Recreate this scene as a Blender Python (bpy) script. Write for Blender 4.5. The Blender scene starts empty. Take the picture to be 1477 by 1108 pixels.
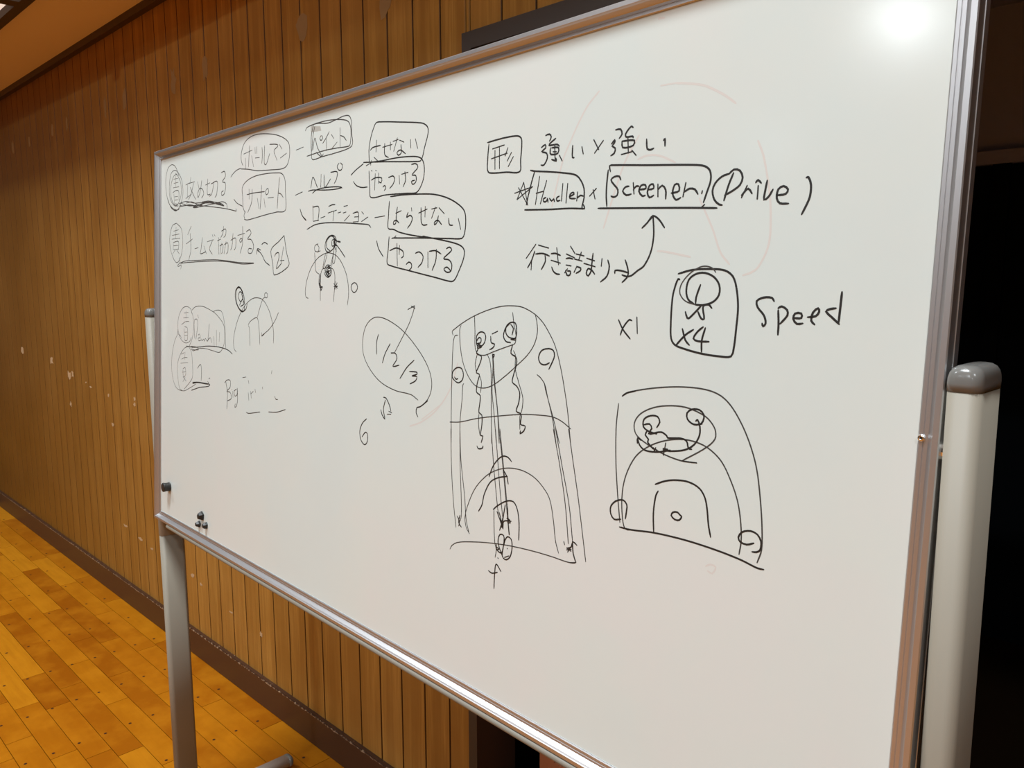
import bpy, bmesh, math, random
from mathutils import Vector, Matrix
random.seed(7)
SC = bpy.context.scene
COL = SC.collection
V = Vector

# ------------------------------------------------------------------ camera
CAM_H = 1.45
PITCH, ROLL, FPX = 0.1327, -0.0025, 1136.5
fw = V((0, math.cos(PITCH), -math.sin(PITCH)))
rt0 = V((1, 0, 0)); up0 = rt0.cross(fw)
rt = math.cos(ROLL) * rt0 + math.sin(ROLL) * up0
up = -math.sin(ROLL) * rt0 + math.cos(ROLL) * up0
cam = bpy.data.cameras.new('camera'); cam.sensor_width = 36; cam.sensor_fit = 'HORIZONTAL'
cam.lens = FPX / 1477 * 36; cam.clip_start = 0.02; cam.clip_end = 100
co = bpy.data.objects.new('camera', cam); COL.objects.link(co)
m = Matrix((rt, up, -fw)).transposed().to_4x4(); m.translation = V((0, 0, CAM_H)); co.matrix_world = m
SC.camera = co

# hall directions: T runs along the panelled wall (to the right), N points into that wall
PW = 0.7770
TD = V((math.cos(PW), -math.sin(PW), 0)); ND = V((math.sin(PW), math.cos(PW), 0))
def W(t, n, z=0.0): return TD * t + ND * n + V((0, 0, z))
WROT = math.atan2(TD.y, TD.x)
WALL = 1.217

# ------------------------------------------------------------------ light
world = bpy.data.worlds.new('world'); SC.world = world; world.use_nodes = True
bg = world.node_tree.nodes['Background']; bg.inputs[0].default_value = (1, 0.9, 0.78, 1); bg.inputs[1].default_value = 0.0
def lamp(t, n, z, power, size=0.55, col=(0.88, 0.95, 1.0)):
    l = bpy.data.lights.new('hall_and_fill_lamp', 'AREA'); l.shape = 'DISK'; l.size = size; l.energy = power; l.color = col
    o = bpy.data.objects.new('hall_and_fill_lamp', l); o.location = W(t, n, z); COL.objects.link(o)
LZ = 6.0
for t, n, pw, sz in ((-4.58, -9.1, 85, 0.7), (-1.3, -0.9, 330, 1.2), (-5.2, -1.8, 150, 0.8), (-1.2, -8.0, 300, 0.7), (3.2, -3.0, 150, 0.7), (3.6, -12.0, 220, 0.7), (-9.0, -13.5, 15, 0.6)):  # third one is an added fill for the stand foot and board's left
    lamp(t, n, LZ, pw, sz)
SC.view_settings.view_transform = 'Standard'; SC.view_settings.look = 'None'
SC.view_settings.exposure = 0.10; SC.view_settings.gamma = 1.0; SC.view_settings.use_curve_mapping = False

# ------------------------------------------------------------------ materials
def mat(name, col, rough=0.5, metal=0.0, spec=0.5, coat=0.0, coat_rough=0.1):
    m = bpy.data.materials.new(name); m.use_nodes = True
    b = m.node_tree.nodes['Principled BSDF']
    b.inputs['Base Color'].default_value = (*col, 1); b.inputs['Roughness'].default_value = rough
    b.inputs['Metallic'].default_value = metal; b.inputs['Specular IOR Level'].default_value = spec
    b.inputs['Coat Weight'].default_value = coat; b.inputs['Coat Roughness'].default_value = coat_rough
    return m
class NT:
    def __init__(s, m): s.m = m; s.t = m.node_tree; s.b = s.t.nodes['Principled BSDF']
    def n(s, typ, **kw):
        nd = s.t.nodes.new(typ)
        for k, v in kw.items(): setattr(nd, k, v)
        return nd
    def l(s, a, b): s.t.links.new(a, b)
    def math(s, op, a, b=None):
        nd = s.n('ShaderNodeMath', operation=op)
        for i, x in enumerate((a, b)):
            if x is None: continue
            if hasattr(x, 'is_linked'): s.l(x, nd.inputs[i])
            else: nd.inputs[i].default_value = x
        return nd.outputs[0]
    def ramp(s, fac, stops):
        nd = s.n('ShaderNodeValToRGB'); r = nd.color_ramp
        while len(r.elements) < len(stops): r.elements.new(0.5)
        for e, (p, c) in zip(r.elements, stops): e.position = p; e.color = (*c, 1)
        s.l(fac, nd.inputs[0]); return nd.outputs[0]
    def mix(s, fac, a, b, mode='MIX'):
        nd = s.n('ShaderNodeMix', data_type='RGBA', blend_type=mode)
        for sock, x in ((nd.inputs[0], fac), (nd.inputs[6], a), (nd.inputs[7], b)):
            if hasattr(x, 'is_linked'): s.l(x, sock)
            elif isinstance(x, tuple): sock.default_value = (*x, 1)
            else: sock.default_value = x
        return nd.outputs[2]
    def noise(s, vec, scale, detail=3, rough=0.5, out=0):
        nd = s.n('ShaderNodeTexNoise'); nd.inputs['Scale'].default_value = scale
        nd.inputs['Detail'].default_value = detail; nd.inputs['Roughness'].default_value = rough
        s.l(vec, nd.inputs['Vector']); return nd.outputs[out]
    def coords(s, scale=(1, 1, 1), jitter=True):
        tc = s.n('ShaderNodeTexCoord'); oi = s.n('ShaderNodeObjectInfo'); ge = s.n('ShaderNodeNewGeometry')
        rnd = s.math('FRACT', s.math('ADD', oi.outputs['Random'], ge.outputs['Random Per Island']))
        mp = s.n('ShaderNodeMapping'); mp.inputs['Scale'].default_value = scale
        s.l(tc.outputs['Object'], mp.inputs['Vector'])
        if not jitter: return mp.outputs[0], rnd
        sc_ = s.n('ShaderNodeCombineXYZ'); j = s.math('MULTIPLY', rnd, 57.0)
        for i in range(3): s.l(j, sc_.inputs[i])
        ad = s.n('ShaderNodeVectorMath', operation='ADD'); s.l(mp.outputs[0], ad.inputs[0]); s.l(sc_.outputs[0], ad.inputs[1])
        return ad.outputs[0], rnd

def wood_wall():
    m = mat('panel_wood', (0.3, 0.15, 0.04), 0.45, spec=0.2); k = NT(m)
    v, rnd = k.coords((1, 1, 0.035))
    fine = k.noise(v, 150, 3, 0.6); broad = k.noise(v, 34, 2, 0.5)
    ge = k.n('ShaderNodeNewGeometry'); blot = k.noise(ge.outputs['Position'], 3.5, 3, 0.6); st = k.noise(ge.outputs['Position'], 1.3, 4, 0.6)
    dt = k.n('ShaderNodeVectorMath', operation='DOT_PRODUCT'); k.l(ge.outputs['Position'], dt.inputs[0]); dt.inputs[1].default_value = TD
    falloff = k.math('MULTIPLY', k.math('SUBTRACT', -3.0, dt.outputs['Value']), 0.42)
    falloff = k.math('MINIMUM', k.math('MAXIMUM', falloff, 0.0), 0.85)
    c = k.ramp(fine, [(0.3, (0.265, 0.122, 0.022)), (0.55, (0.385, 0.187, 0.036)), (0.75, (0.47, 0.240, 0.055))])
    c = k.mix(k.ramp(broad, [(0.40, (0, 0, 0)), (0.60, (0.85, 0.85, 0.85))]), c, (0.275, 0.122, 0.021))
    c = k.mix(k.math('MULTIPLY', rnd, 0.35), c, (0.41, 0.195, 0.040))
    c = k.mix(k.ramp(blot, [(0.45, (0, 0, 0)), (0.75, (0.35, 0.35, 0.35))]), c, (0.45, 0.245, 0.065))
    c = k.mix(k.math('MULTIPLY', falloff, k.math('ADD', 0.55, st)), c, (0.16, 0.066, 0.007))   # light falloff painted into the wood, darker towards the far end
    tc = k.n('ShaderNodeTexCoord'); sx = k.n('ShaderNodeSeparateXYZ'); k.l(tc.outputs['Object'], sx.inputs[0])
    edge = k.math('GREATER_THAN', k.math('ABSOLUTE', sx.outputs[0]), 0.0461)                     # stained groove edges
    c = k.mix(edge, c, (0.10, 0.042, 0.008))
    k.l(c, k.b.inputs['Base Color'])
    bp = k.n('ShaderNodeBump'); bp.inputs['Strength'].default_value = 0.12; bp.inputs['Distance'].default_value = 0.001
    k.l(fine, bp.inputs['Height']); k.l(bp.outputs[0], k.b.inputs['Normal'])
    return m
def wood_floor():
    m = mat('floor_wood', (0.5, 0.2, 0.02), 0.36, spec=0.22, coat=0.0); k = NT(m)
    v, rnd = k.coords((0.10, 1, 1))
    g1 = k.noise(v, 60, 3, 0.6)
    v2, _ = k.coords((1, 1, 1)); g2 = k.noise(v2, 9, 4, 0.6)
    c = k.ramp(rnd, [(0.0, (0.26, 0.070, 0.001)), (0.35, (0.34, 0.104, 0.002)), (0.75, (0.40, 0.138, 0.003)), (1.0, (0.52, 0.210, 0.008))])
    c = k.mix(k.ramp(g1, [(0.35, (0.0, 0.0, 0.0)), (0.75, (0.45, 0.45, 0.45))]), c, (0.30, 0.088, 0.002))
    c = k.mix(k.ramp(g2, [(0.42, (0, 0, 0)), (0.72, (0.5, 0.5, 0.5))]), c, (0.52, 0.20, 0.008))
    k.l(c, k.b.inputs['Base Color'])
    bp = k.n('ShaderNodeBump'); bp.inputs['Strength'].default_value = 0.15; bp.inputs['Distance'].default_value = 0.002
    k.l(g2, bp.inputs['Height']); k.l(bp.outputs[0], k.b.inputs['Normal'])
    return m
def board_mat():
    m = mat('whiteboard_enamel', (0.72, 0.715, 0.68), 0.2, spec=0.5); k = NT(m)
    v, _ = k.coords((1, 1, 1), False)
    a = k.noise(v, 2.4, 4, 0.6); b_ = k.noise(v, 7, 5, 0.65)
    c = k.ramp(a, [(0.35, (0.655, 0.680, 0.655)), (0.5, (0.635, 0.690, 0.658)), (0.65, (0.615, 0.690, 0.668))])
    c = k.mix(k.ramp(b_, [(0.5, (0, 0, 0)), (0.8, (0.22, 0.22, 0.22))]), c, (0.61, 0.64, 0.62))
    k.l(c, k.b.inputs['Base Color'])
    r = k.math('ADD', k.math('MULTIPLY', b_, 0.08), 0.115); k.l(r, k.b.inputs['Roughness'])
    return m
def base_mat():
    m = mat('dark_brown_paint', (0.05, 0.022, 0.012), 0.38, spec=0.45); k = NT(m)
    tc = k.n('ShaderNodeTexCoord'); sp = k.n('ShaderNodeSeparateXYZ'); k.l(tc.outputs['Object'], sp.inputs[0])
    nz = k.noise(tc.outputs['Object'], 70, 4, 0.7)
    edge = k.math('SUBTRACT', 1.0, k.math('MULTIPLY', k.math('ABSOLUTE', k.math('SUBTRACT', sp.outputs[2], 0.0985)), 70.0))
    chip = k.ramp(k.math('MULTIPLY', edge, nz), [(0.47, (0, 0, 0)), (0.50, (1, 1, 1))])
    c = k.mix(chip, (0.055, 0.024, 0.013), (0.33, 0.23, 0.15)); k.l(c, k.b.inputs['Base Color'])
    return m
def plaster(name, col):
    m = mat(name, col, 0.85, spec=0.2); k = NT(m); v, _ = k.coords((1, 1, 1), False)
    nz = k.noise(v, 3, 4, 0.6)
    k.l(k.mix(k.math('MULTIPLY', nz, 0.25), col, tuple(x * 0.75 for x in col)), k.b.inputs['Base Color'])
    return m
M = dict(
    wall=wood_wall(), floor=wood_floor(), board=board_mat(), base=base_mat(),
    back=mat('panel_backing', (0.022, 0.009, 0.003), 0.8), gap=mat('floor_joint', (0.06, 0.022, 0.004), 0.7),
    nail=mat('nail_plug', (0.035, 0.010, 0.003), 0.5),
    soffit=plaster('soffit_plaster', (0.82, 0.66, 0.55)), upper=plaster('upper_wall_plaster', (0.36, 0.17, 0.06)),
    hall=plaster('hall_plaster', (0.20, 0.18, 0.15)), dark=mat('dark_trim', (0.045, 0.022, 0.010), 0.5),
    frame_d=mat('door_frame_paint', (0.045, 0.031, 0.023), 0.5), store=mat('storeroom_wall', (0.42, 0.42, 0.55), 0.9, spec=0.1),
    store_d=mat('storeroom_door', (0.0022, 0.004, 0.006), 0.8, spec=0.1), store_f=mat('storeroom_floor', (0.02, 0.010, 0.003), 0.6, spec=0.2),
    alu=mat('brushed_aluminium', (0.555, 0.56, 0.57), 0.36, metal=0.9), steel=mat('chrome', (0.85, 0.83, 0.8), 0.12, metal=1.0),
    foot=mat('foot_enamel', (0.50, 0.465, 0.42), 0.5), post=mat('beige_enamel', (0.265, 0.24, 0.19), 0.55, spec=0.4), cap=mat('grey_plastic', (0.155, 0.155, 0.145), 0.22, spec=0.4),
    rail=mat('beige_rail', (0.21, 0.19, 0.15), 0.5), rubber=mat('black_magnet', (0.018, 0.018, 0.016), 0.45, spec=0.5),
    residue=mat('tape_residue', (0.47, 0.31, 0.165), 0.8), red=mat('red_brown_wood', (0.36, 0.12, 0.05), 0.45),
    black=mat('slot_black', (0.006, 0.004, 0.003), 0.8), hole=mat('pinhole', (0.01, 0.01, 0.01), 0.8),
    k=mat('ink_black', (0.014, 0.014, 0.013), 0.5), d=mat('ink_thin', (0.045, 0.045, 0.042), 0.5), g=mat('ink_worn', (0.050, 0.048, 0.044), 0.5),
    p=mat('ink_red_ghost', (0.635, 0.612, 0.580), 0.18), e=mat('ink_grey_patch', (0.42, 0.42, 0.38), 0.4),
)

# ------------------------------------------------------------------ builders
def empty(name, loc, label=None, cat=None, kind=None, group=None):
    o = bpy.data.objects.new(name, None); COL.objects.link(o); o.location = loc; o.empty_display_size = 0.1
    tag(o, label, cat, kind, group); return o
def tag(o, label=None, cat=None, kind=None, group=None):
    for k, v in (('label', label), ('category', cat), ('kind', kind), ('group', group)):
        if v: o[k] = v
    return o
def wloc(o):
    p = V((0, 0, 0))
    while o: p = p + V(o.location); o = o.parent
    return p
def obj(name, bm, m, parent=None, origin=None, smooth=False, label=None):
    """bm is in world coordinates; it becomes one mesh object whose origin sits at `origin`"""
    if origin is None: origin = sum((v.co for v in bm.verts), V()) / max(1, len(bm.verts))
    bmesh.ops.translate(bm, verts=bm.verts[:], vec=-V(origin))
    bmesh.ops.recalc_face_normals(bm, faces=bm.faces[:]) if smooth != 'flat' else None
    me = bpy.data.meshes.new(name); bm.to_mesh(me); bm.free(); me.materials.append(m)
    if smooth is True:
        for p in me.polygons: p.use_smooth = True
    o = bpy.data.objects.new(name, me); COL.objects.link(o)
    if parent: o.parent = parent; place(o, V(origin), 0.0)
    else: o.location = origin
    if label: o['label'] = label
    return o
def box(bm, f, a0, a1, b0, b1, c0, c1, bev=0.0):
    vs = [bm.verts.new(f(a, b, c)) for a in (a0, a1) for b in (b0, b1) for c in (c0, c1)]
    fs = [bm.faces.new([vs[i] for i in q]) for q in ((0, 1, 3, 2), (4, 6, 7, 5), (0, 4, 5, 1), (2, 3, 7, 6), (0, 2, 6, 4), (1, 5, 7, 3))]
    if bev:
        es = list({e for q in fs for e in q.edges}); bmesh.ops.bevel(bm, geom=es, offset=bev, segments=2, affect='EDGES')
def wbox(name, m, t0, t1, n0, n1, z0, z1, parent=None, bev=0.0, label=None):
    bm = bmesh.new(); box(bm, lambda a, b, c: V((a, b, c)), t0, t1, n0, n1, z0, z1, bev)
    c = V(((t0 + t1) / 2, (n0 + n1) / 2, 0 if z0 >= 0 and parent is None else z0))
    bmesh.ops.translate(bm, verts=bm.verts[:], vec=-c)
    bmesh.ops.recalc_face_normals(bm, faces=bm.faces[:])
    me = bpy.data.meshes.new(name); bm.to_mesh(me); bm.free(); me.materials.append(m)
    o = bpy.data.objects.new(name, me); COL.objects.link(o)
    p = W(c.x, c.y, c.z)
    if parent: o.parent = parent; place(o, p, WROT)
    else: o.location = p; o.rotation_euler = (0, 0, WROT)
    if label: o['label'] = label
    return o
def wrot(o):
    a = 0.0
    while o: a += o.rotation_euler.z; o = o.parent
    return a
def place(o, p, ang):
    """world position and heading for a child of an upright parent"""
    q = o.parent; r = wrot(q); d = V(p)
    base = V((0, 0, 0)); chain = []
    while q: chain.append(q); q = q.parent
    mtx = Matrix.Identity(4)
    for c in reversed(chain): mtx = mtx @ Matrix.Translation(c.location) @ Matrix.Rotation(c.rotation_euler.z, 4, 'Z')
    o.location = mtx.inverted() @ d; o.rotation_euler = (0, 0, ang - r)
def ring_loft(bm, rings, close=True):
    vr = [[bm.verts.new(p) for p in r] for r in rings]; n = len(vr[0])
    for a, b in zip(vr, vr[1:]):
        for i in range(n): bm.faces.new((a[i], a[(i + 1) % n], b[(i + 1) % n], b[i]))
    if close: bm.faces.new(vr[0][::-1]); bm.faces.new(vr[-1])
def oval(w, d, k=6):
    """rounded-rectangle tube outline: w across, d deep, big corner radii"""
    r = min(0.0095, w * 0.42); pts = []
    for cx, cy, a0 in ((1, 1, 0), (-1, 1, 90), (-1, -1, 180), (1, -1, 270)):
        for i in range(k + 1):
            a = math.radians(a0 + 90 * i / k); pts.append((cx * (w / 2 - r) + r * math.cos(a), cy * (d / 2 - r) + r * math.sin(a)))
    return pts

# ------------------------------------------------------------------ the setting
# wall_back: the panelled wall
T0, T1 = -11.0, 3.4
DOOR_L, DOOR_R, DOOR_H = -1.336, 1.42, 1.974
TOPZ = 2.436
wall = empty('wall_back', W(-4, WALL), kind='structure'); wall.rotation_euler = (0, 0, WROT)
wbox('backing', M['back'], T0, DOOR_L, WALL + 0.010, WALL + 0.10, 0, TOPZ, wall)
wbox('backing', M['back'], DOOR_L, DOOR_R, WALL + 0.010, WALL + 0.10, DOOR_H, TOPZ, wall)
wbox('backing', M['back'], DOOR_R, T1, WALL + 0.010, WALL + 0.10, 0, TOPZ, wall)
PITCHP = 0.0982
def plank_mesh(w, z0, z1):
    bm = bmesh.new(); g = 0.0016
    prof = [(-w / 2 + g, 0.012), (-w / 2 + g, 0.0015), (-w / 2 + g + 0.0015, 0), (w / 2 - g - 0.0015, 0), (w / 2 - g, 0.0015), (w / 2 - g, 0.012)]
    ring_loft(bm, [[V((a, b, z)) for a, b in prof] for z in (0, z1 - z0)])
    bmesh.ops.recalc_face_normals(bm, faces=bm.faces[:])
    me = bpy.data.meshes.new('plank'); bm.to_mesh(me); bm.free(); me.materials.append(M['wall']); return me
def plank(me, t, z0):
    o = bpy.data.objects.new('plank', me); COL.objects.link(o); o.parent = wall
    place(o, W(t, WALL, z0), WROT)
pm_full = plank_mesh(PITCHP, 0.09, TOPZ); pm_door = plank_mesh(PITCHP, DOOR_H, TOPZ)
t_seam = -1.126
k = 0
while True:
    t = t_seam - PITCHP * (k + 0.5)
    if t < T0: break
    if t + PITCHP / 2 <= DOOR_L + 0.004: plank(pm_full, t, 0.09)
    elif t - PITCHP / 2 >= DOOR_L: plank(pm_door, t, DOOR_H)
    else:
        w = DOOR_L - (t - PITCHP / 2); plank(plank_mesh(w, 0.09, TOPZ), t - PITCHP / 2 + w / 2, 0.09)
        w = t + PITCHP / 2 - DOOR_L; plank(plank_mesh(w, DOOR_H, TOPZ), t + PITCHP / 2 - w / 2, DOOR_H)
    k += 1
k = 0
while t_seam + PITCHP * (k + 0.5) < T1:
    t = t_seam + PITCHP * (k + 0.5)
    if t + PITCHP / 2 < DOOR_R + 0.05: plank(pm_door, t, DOOR_H)
    else: plank(pm_full, t, 0.09)
    k += 1
# pale patches where tape was torn off the panels
def patch(t, z, w, h, seed):
    r = random.Random(seed); bm = bmesh.new(); n = 11; vs = []
    for i in range(n):
        a = 2 * math.pi * i / n; q = r.uniform(0.5, 1.1)
        ca, sa = math.cos(a), math.sin(a); s = 1 / max(abs(ca), abs(sa)) ** 0.6
        vs.append(V((w / 2 * ca * q * s, 0, h / 2 * sa * q * s)))
    ring_loft(bm, [[v + V((0, 0, 0)) for v in vs], [v + V((0, -0.0004, 0)) for v in vs]])
    bmesh.ops.recalc_face_normals(bm, faces=bm.faces[:])
    me = bpy.data.meshes.new('tape_residue'); bm.to_mesh(me); bm.free()
    me.materials.append(M['residue' if z < 1.5 else 'residue2'])
    o = bpy.data.objects.new('tape_residue', me); COL.objects.link(o); o.parent = wall; place(o, W(t, WALL - 0.0001, z), WROT)
M['residue2'] = mat('tape_residue_faint', (0.31, 0.185, 0.070), 0.6)
for i, (t, z, w, h) in enumerate([(-5.05, 1.06, .05, .05), (-4.52, 1.038, .05, .045), (-4.25, 0.985, .045, .05), (-4.20, 0.995, .035, .035),
        (-4.01, 0.972, .02, .008), (-3.95, 0.955, .03, .009), (-3.72, 0.94, .018, .02), (-3.41, 0.955, .03, .022), (-3.415, 0.932, .028, .02),
        (-4.26, 0.84, .03, .03), (-3.69, 0.81, .03, .02), (-3.52, 2.145, .035, .09), (-3.31, 2.15, .05, .09), (-4.01, 2.145, .035, .07),
        (-4.22, 2.145, .04, .06), (-2.85, 2.14, .05, .09), (-2.60, 2.135, .05, .10), (-4.9, 2.14, .04, .08), (-4.6, 2.14, .03, .07),
        (-2.0, 2.13, .06, .10), (-1.62, 2.12, .05, .10), (-2.93, 0.315, .035, .02), (-2.86, 0.30, .022, .012), (-2.62, 0.262, .03, .008), (-2.40, 0.25, .02, .02), (-3.62, 0.36, .05, .012), (-3.45, 0.34, .05, .018), (-3.33, 0.325, .03, .01)]):
    patch(t, z, w, h, i)
bb = wbox('baseboard_back', M['base'], T0, DOOR_L - 0.004, 1.203, WALL + 0.012, 0, 0.1025, None, 0.002); tag(bb, kind='structure')
bb = wbox('baseboard_back', M['base'], DOOR_R + 0.03, T1, 1.203, WALL + 0.012, 0, 0.1025, None, 0.002); tag(bb, kind='structure')
tr = wbox('trim_1', M['dark'], T0, T1, 1.192, WALL + 0.012, TOPZ - 0.027, TOPZ, None); tag(tr, kind='structure')
# door opening to the dark storeroom
df = empty('door_1', W((DOOR_L + DOOR_R) / 2, WALL), kind='structure'); df.rotation_euler = (0, 0, WROT)
wbox('door_jamb', M['frame_d'], DOOR_L, DOOR_L + 0.029, WALL - 0.012, WALL + 0.12, 0, DOOR_H - 0.032, df)
wbox('door_jamb', M['frame_d'], DOOR_R - 0.029, DOOR_R, WALL - 0.012, WALL + 0.12, 0, DOOR_H - 0.032, df)
wbox('door_head', M['frame_d'], DOOR_L, DOOR_R, WALL - 0.012, WALL + 0.12, DOOR_H - 0.032, DOOR_H + 0.004, df)
# soffit of the gallery above the wall, edge beam and a bracket
s = wbox('ceiling', M['soffit'], T0, T1, 0.862, WALL + 0.1, TOPZ, TOPZ + 0.12); tag(s, kind='structure')
b = wbox('trim_2', M['dark'], T0, T1, 0.862, 0.897, TOPZ - 0.028, TOPZ); tag(b, kind='structure')
b = wbox('trim_3', M['dark'], -3.31, -3.245, 0.78, 0.862, TOPZ - 0.028, TOPZ + 0.05); tag(b, kind='structure')
w = wbox('wall_upper', M['upper'], T0, T1, 0.862, WALL + 0.1, TOPZ + 0.12, 7.0); tag(w, kind='structure')
# the hall around the camera
M['hall_c'] = plaster('hall_ceiling_white', (0.8, 0.8, 0.78))
w = wbox('ceiling_hall', M['hall_c'], T0, 7.0, -16, WALL, 7.0, 7.1); tag(w, kind='structure')
w = wbox('wall_left', M['hall'], T0 - 0.1, T0, -16, WALL + 0.1, 0, 7.1); tag(w, kind='structure')
w = wbox('wall_right', M['hall'], 7.0, 7.1, -16, WALL, 0, 7.1); tag(w, kind='structure')
w = wbox('wall_front', M['hall'], T0, 7.0, -16.1, -16, 0, 7.1); tag(w, kind='structure')
w = wbox('wall_back', M['hall'], T1, 7.1, WALL, WALL + 0.1, 0, 7.1); tag(w, kind='structure')

# floor: base slab, single floorboards near the board, the rest joined
floor = wbox('floor', M['gap'], T0, 7.0, -16, WALL + 0.1, -0.06, -0.009); tag(floor, kind='structure')
FS, F0 = 0.0757, 0.6765
JOIST = 0.2888
_fm = {}
def fboard_mesh(L):
    key = round(L, 3)
    if key not in _fm:
        bm = bmesh.new(); g = 0.0010
        box(bm, lambda a, b, c: V((a, b, c)), -L / 2 + g, L / 2 - g, -FS / 2 + g, FS / 2 - g, -0.009, 0.0, 0.0)
        bmesh.ops.recalc_face_normals(bm, faces=bm.faces[:])
        me = bpy.data.meshes.new('floorboard'); bm.to_mesh(me); bm.free(); me.materials.append(M['floor']); _fm[key] = me
    return _fm[key]
nails = bmesh.new(); rest = bmesh.new(); nb = 0
known = {0: [-3.185, -2.894], 1: [-3.009, -2.439], 2: [-2.776], 3: [-2.974, -3.378], -2: [-3.045], 4: [-3.291, -2.72]}
rr = random.Random(3)
LENS = [0.29, 0.40, 0.48, 0.58, 0.72, 0.87]
for row in range(-28, 7):
    n0 = F0 + row * FS; n1 = min(n0 + FS, 1.215)
    if n1 - n0 < 0.02: continue
    near = row >= -10
    cuts = sorted(known.get(row, [])); lo, hi = (-5.6, -0.3) if near else (-7.0, 1.2)
    seq = []
    t = cuts[0] if cuts else -3 + rr.uniform(-.3, .3)
    seq.append(t); a = t
    while a > lo: a -= rr.choice(LENS[1:]); seq.append(a)
    for c0 in cuts[1:]: seq.append(c0)
    a = max(seq)
    while a < hi: a += rr.choice(LENS); seq.append(a)
    seq.sort()
    for c0, c1 in zip(seq, seq[1:]):
        L = c1 - c0; tm = (c0 + c1) / 2; nm = (n0 + n0 + FS) / 2
        if near and nb < 285 and -5.6 < tm < -0.6:
            o = bpy.data.objects.new('floorboard', fboard_mesh(L)); COL.objects.link(o); o.parent = floor
            place(o, W(tm, nm, 0), WROT)
            if n1 < n0 + FS: o.scale.y = 1.0
            nb += 1
        else:
            box(rest, lambda a, b, c: W(a, b, c), c0 + .0007, c1 - .0007, n0 + .0007, n1 - .0007, -0.009, 0.0)
    j0 = math.ceil((seq[0] + 2.600) / JOIST); j1 = math.floor((seq[-1] + 2.600) / JOIST)
    for j in range(j0, j1 + 1):
        tt = -2.600 + j * JOIST + rr.uniform(-.003, .003); nn_ = n0 + 0.0165 + rr.uniform(-.003, .003)
        if nn_ > 1.2: continue
        ring_loft(nails, [[W(tt + r_ * math.cos(q), nn_ + r_ * math.sin(q), z) for q in [i * math.pi / 3 for i in range(6)]] for r_, z in ((0.0050, -0.001), (0.0050, 0.0003))])
# wide joined boards over the far parts of the hall
for t0 in range(0, 19):
    ta, tb = T0 + t0, min(T0 + t0 + 1, 7.0)
    n = -16.0
    while n < 1.2:
        if not (ta >= -7.6 and tb <= 1.9 and n > F0 - 28 * FS - 0.01):
            if not (tb <= -5.0 and False):
                box(rest, lambda a, b, c: W(a, b, c), ta + .001, tb - .001, n + .0007, n + FS * 4 - .0007, -0.0095, -0.0005)
        n += FS * 4
obj('floorboards', rest, M['floor'], floor, W(0, 0, 0))['kind'] = 'stuff'
obj('nail_plugs', nails, M['nail'], floor, W(-3, 0.5, 0))['kind'] = 'stuff'

# storeroom behind the door opening
FAR = 3.55
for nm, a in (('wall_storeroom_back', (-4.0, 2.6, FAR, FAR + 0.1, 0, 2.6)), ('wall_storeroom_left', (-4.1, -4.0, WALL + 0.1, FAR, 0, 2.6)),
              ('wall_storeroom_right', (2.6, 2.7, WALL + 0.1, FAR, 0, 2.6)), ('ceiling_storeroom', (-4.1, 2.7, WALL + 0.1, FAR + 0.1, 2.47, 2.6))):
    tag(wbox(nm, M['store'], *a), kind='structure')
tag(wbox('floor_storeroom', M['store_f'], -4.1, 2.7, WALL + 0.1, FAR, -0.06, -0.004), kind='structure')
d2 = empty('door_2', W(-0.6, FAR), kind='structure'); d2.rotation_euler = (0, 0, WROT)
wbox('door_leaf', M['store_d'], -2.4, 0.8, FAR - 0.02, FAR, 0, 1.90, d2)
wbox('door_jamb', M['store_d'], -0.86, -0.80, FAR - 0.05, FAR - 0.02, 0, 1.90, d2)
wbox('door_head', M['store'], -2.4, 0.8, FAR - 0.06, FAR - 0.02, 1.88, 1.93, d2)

# reddish vaulting box just inside the storeroom
vb = empty('storage_box', W(-0.92, 1.62), 'reddish-brown wooden box with a square hand slot, half hidden behind the whiteboard in the doorway', 'box')
vb.rotation_euler = (0, 0, WROT)
VB0, VB1 = -1.229, -0.62
wbox('front_board', M['red'], VB0, VB1, 1.345, 1.365, 0.0, 0.276, vb)
wbox('front_board', M['red'], VB0, -1.181, 1.345, 1.365, 0.276, 0.291, vb)
wbox('front_board', M['red'], -1.156, VB1, 1.345, 1.365, 0.276, 0.291, vb)
wbox('front_board', M['red'], VB0, VB1, 1.345, 1.365, 0.291, 0.52, vb)
wbox('slot_backing', M['black'], -1.19, -1.14, 1.366, 1.372, 0.26, 0.30, vb)
wbox('end_panel', M['red'], VB0, VB0 + 0.02, 1.365, 1.86, 0, 0.52, vb)
wbox('end_panel', M['red'], VB1 - 0.02, VB1, 1.365, 1.86, 0, 0.52, vb)
wbox('back_panel', M['red'], VB0, VB1, 1.86, 1.88, 0, 0.52, vb)
wbox('top_pad', M['store_d'], VB0, VB1, 1.345, 1.88, 0.52, 0.58, vb, 0.01)

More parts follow.
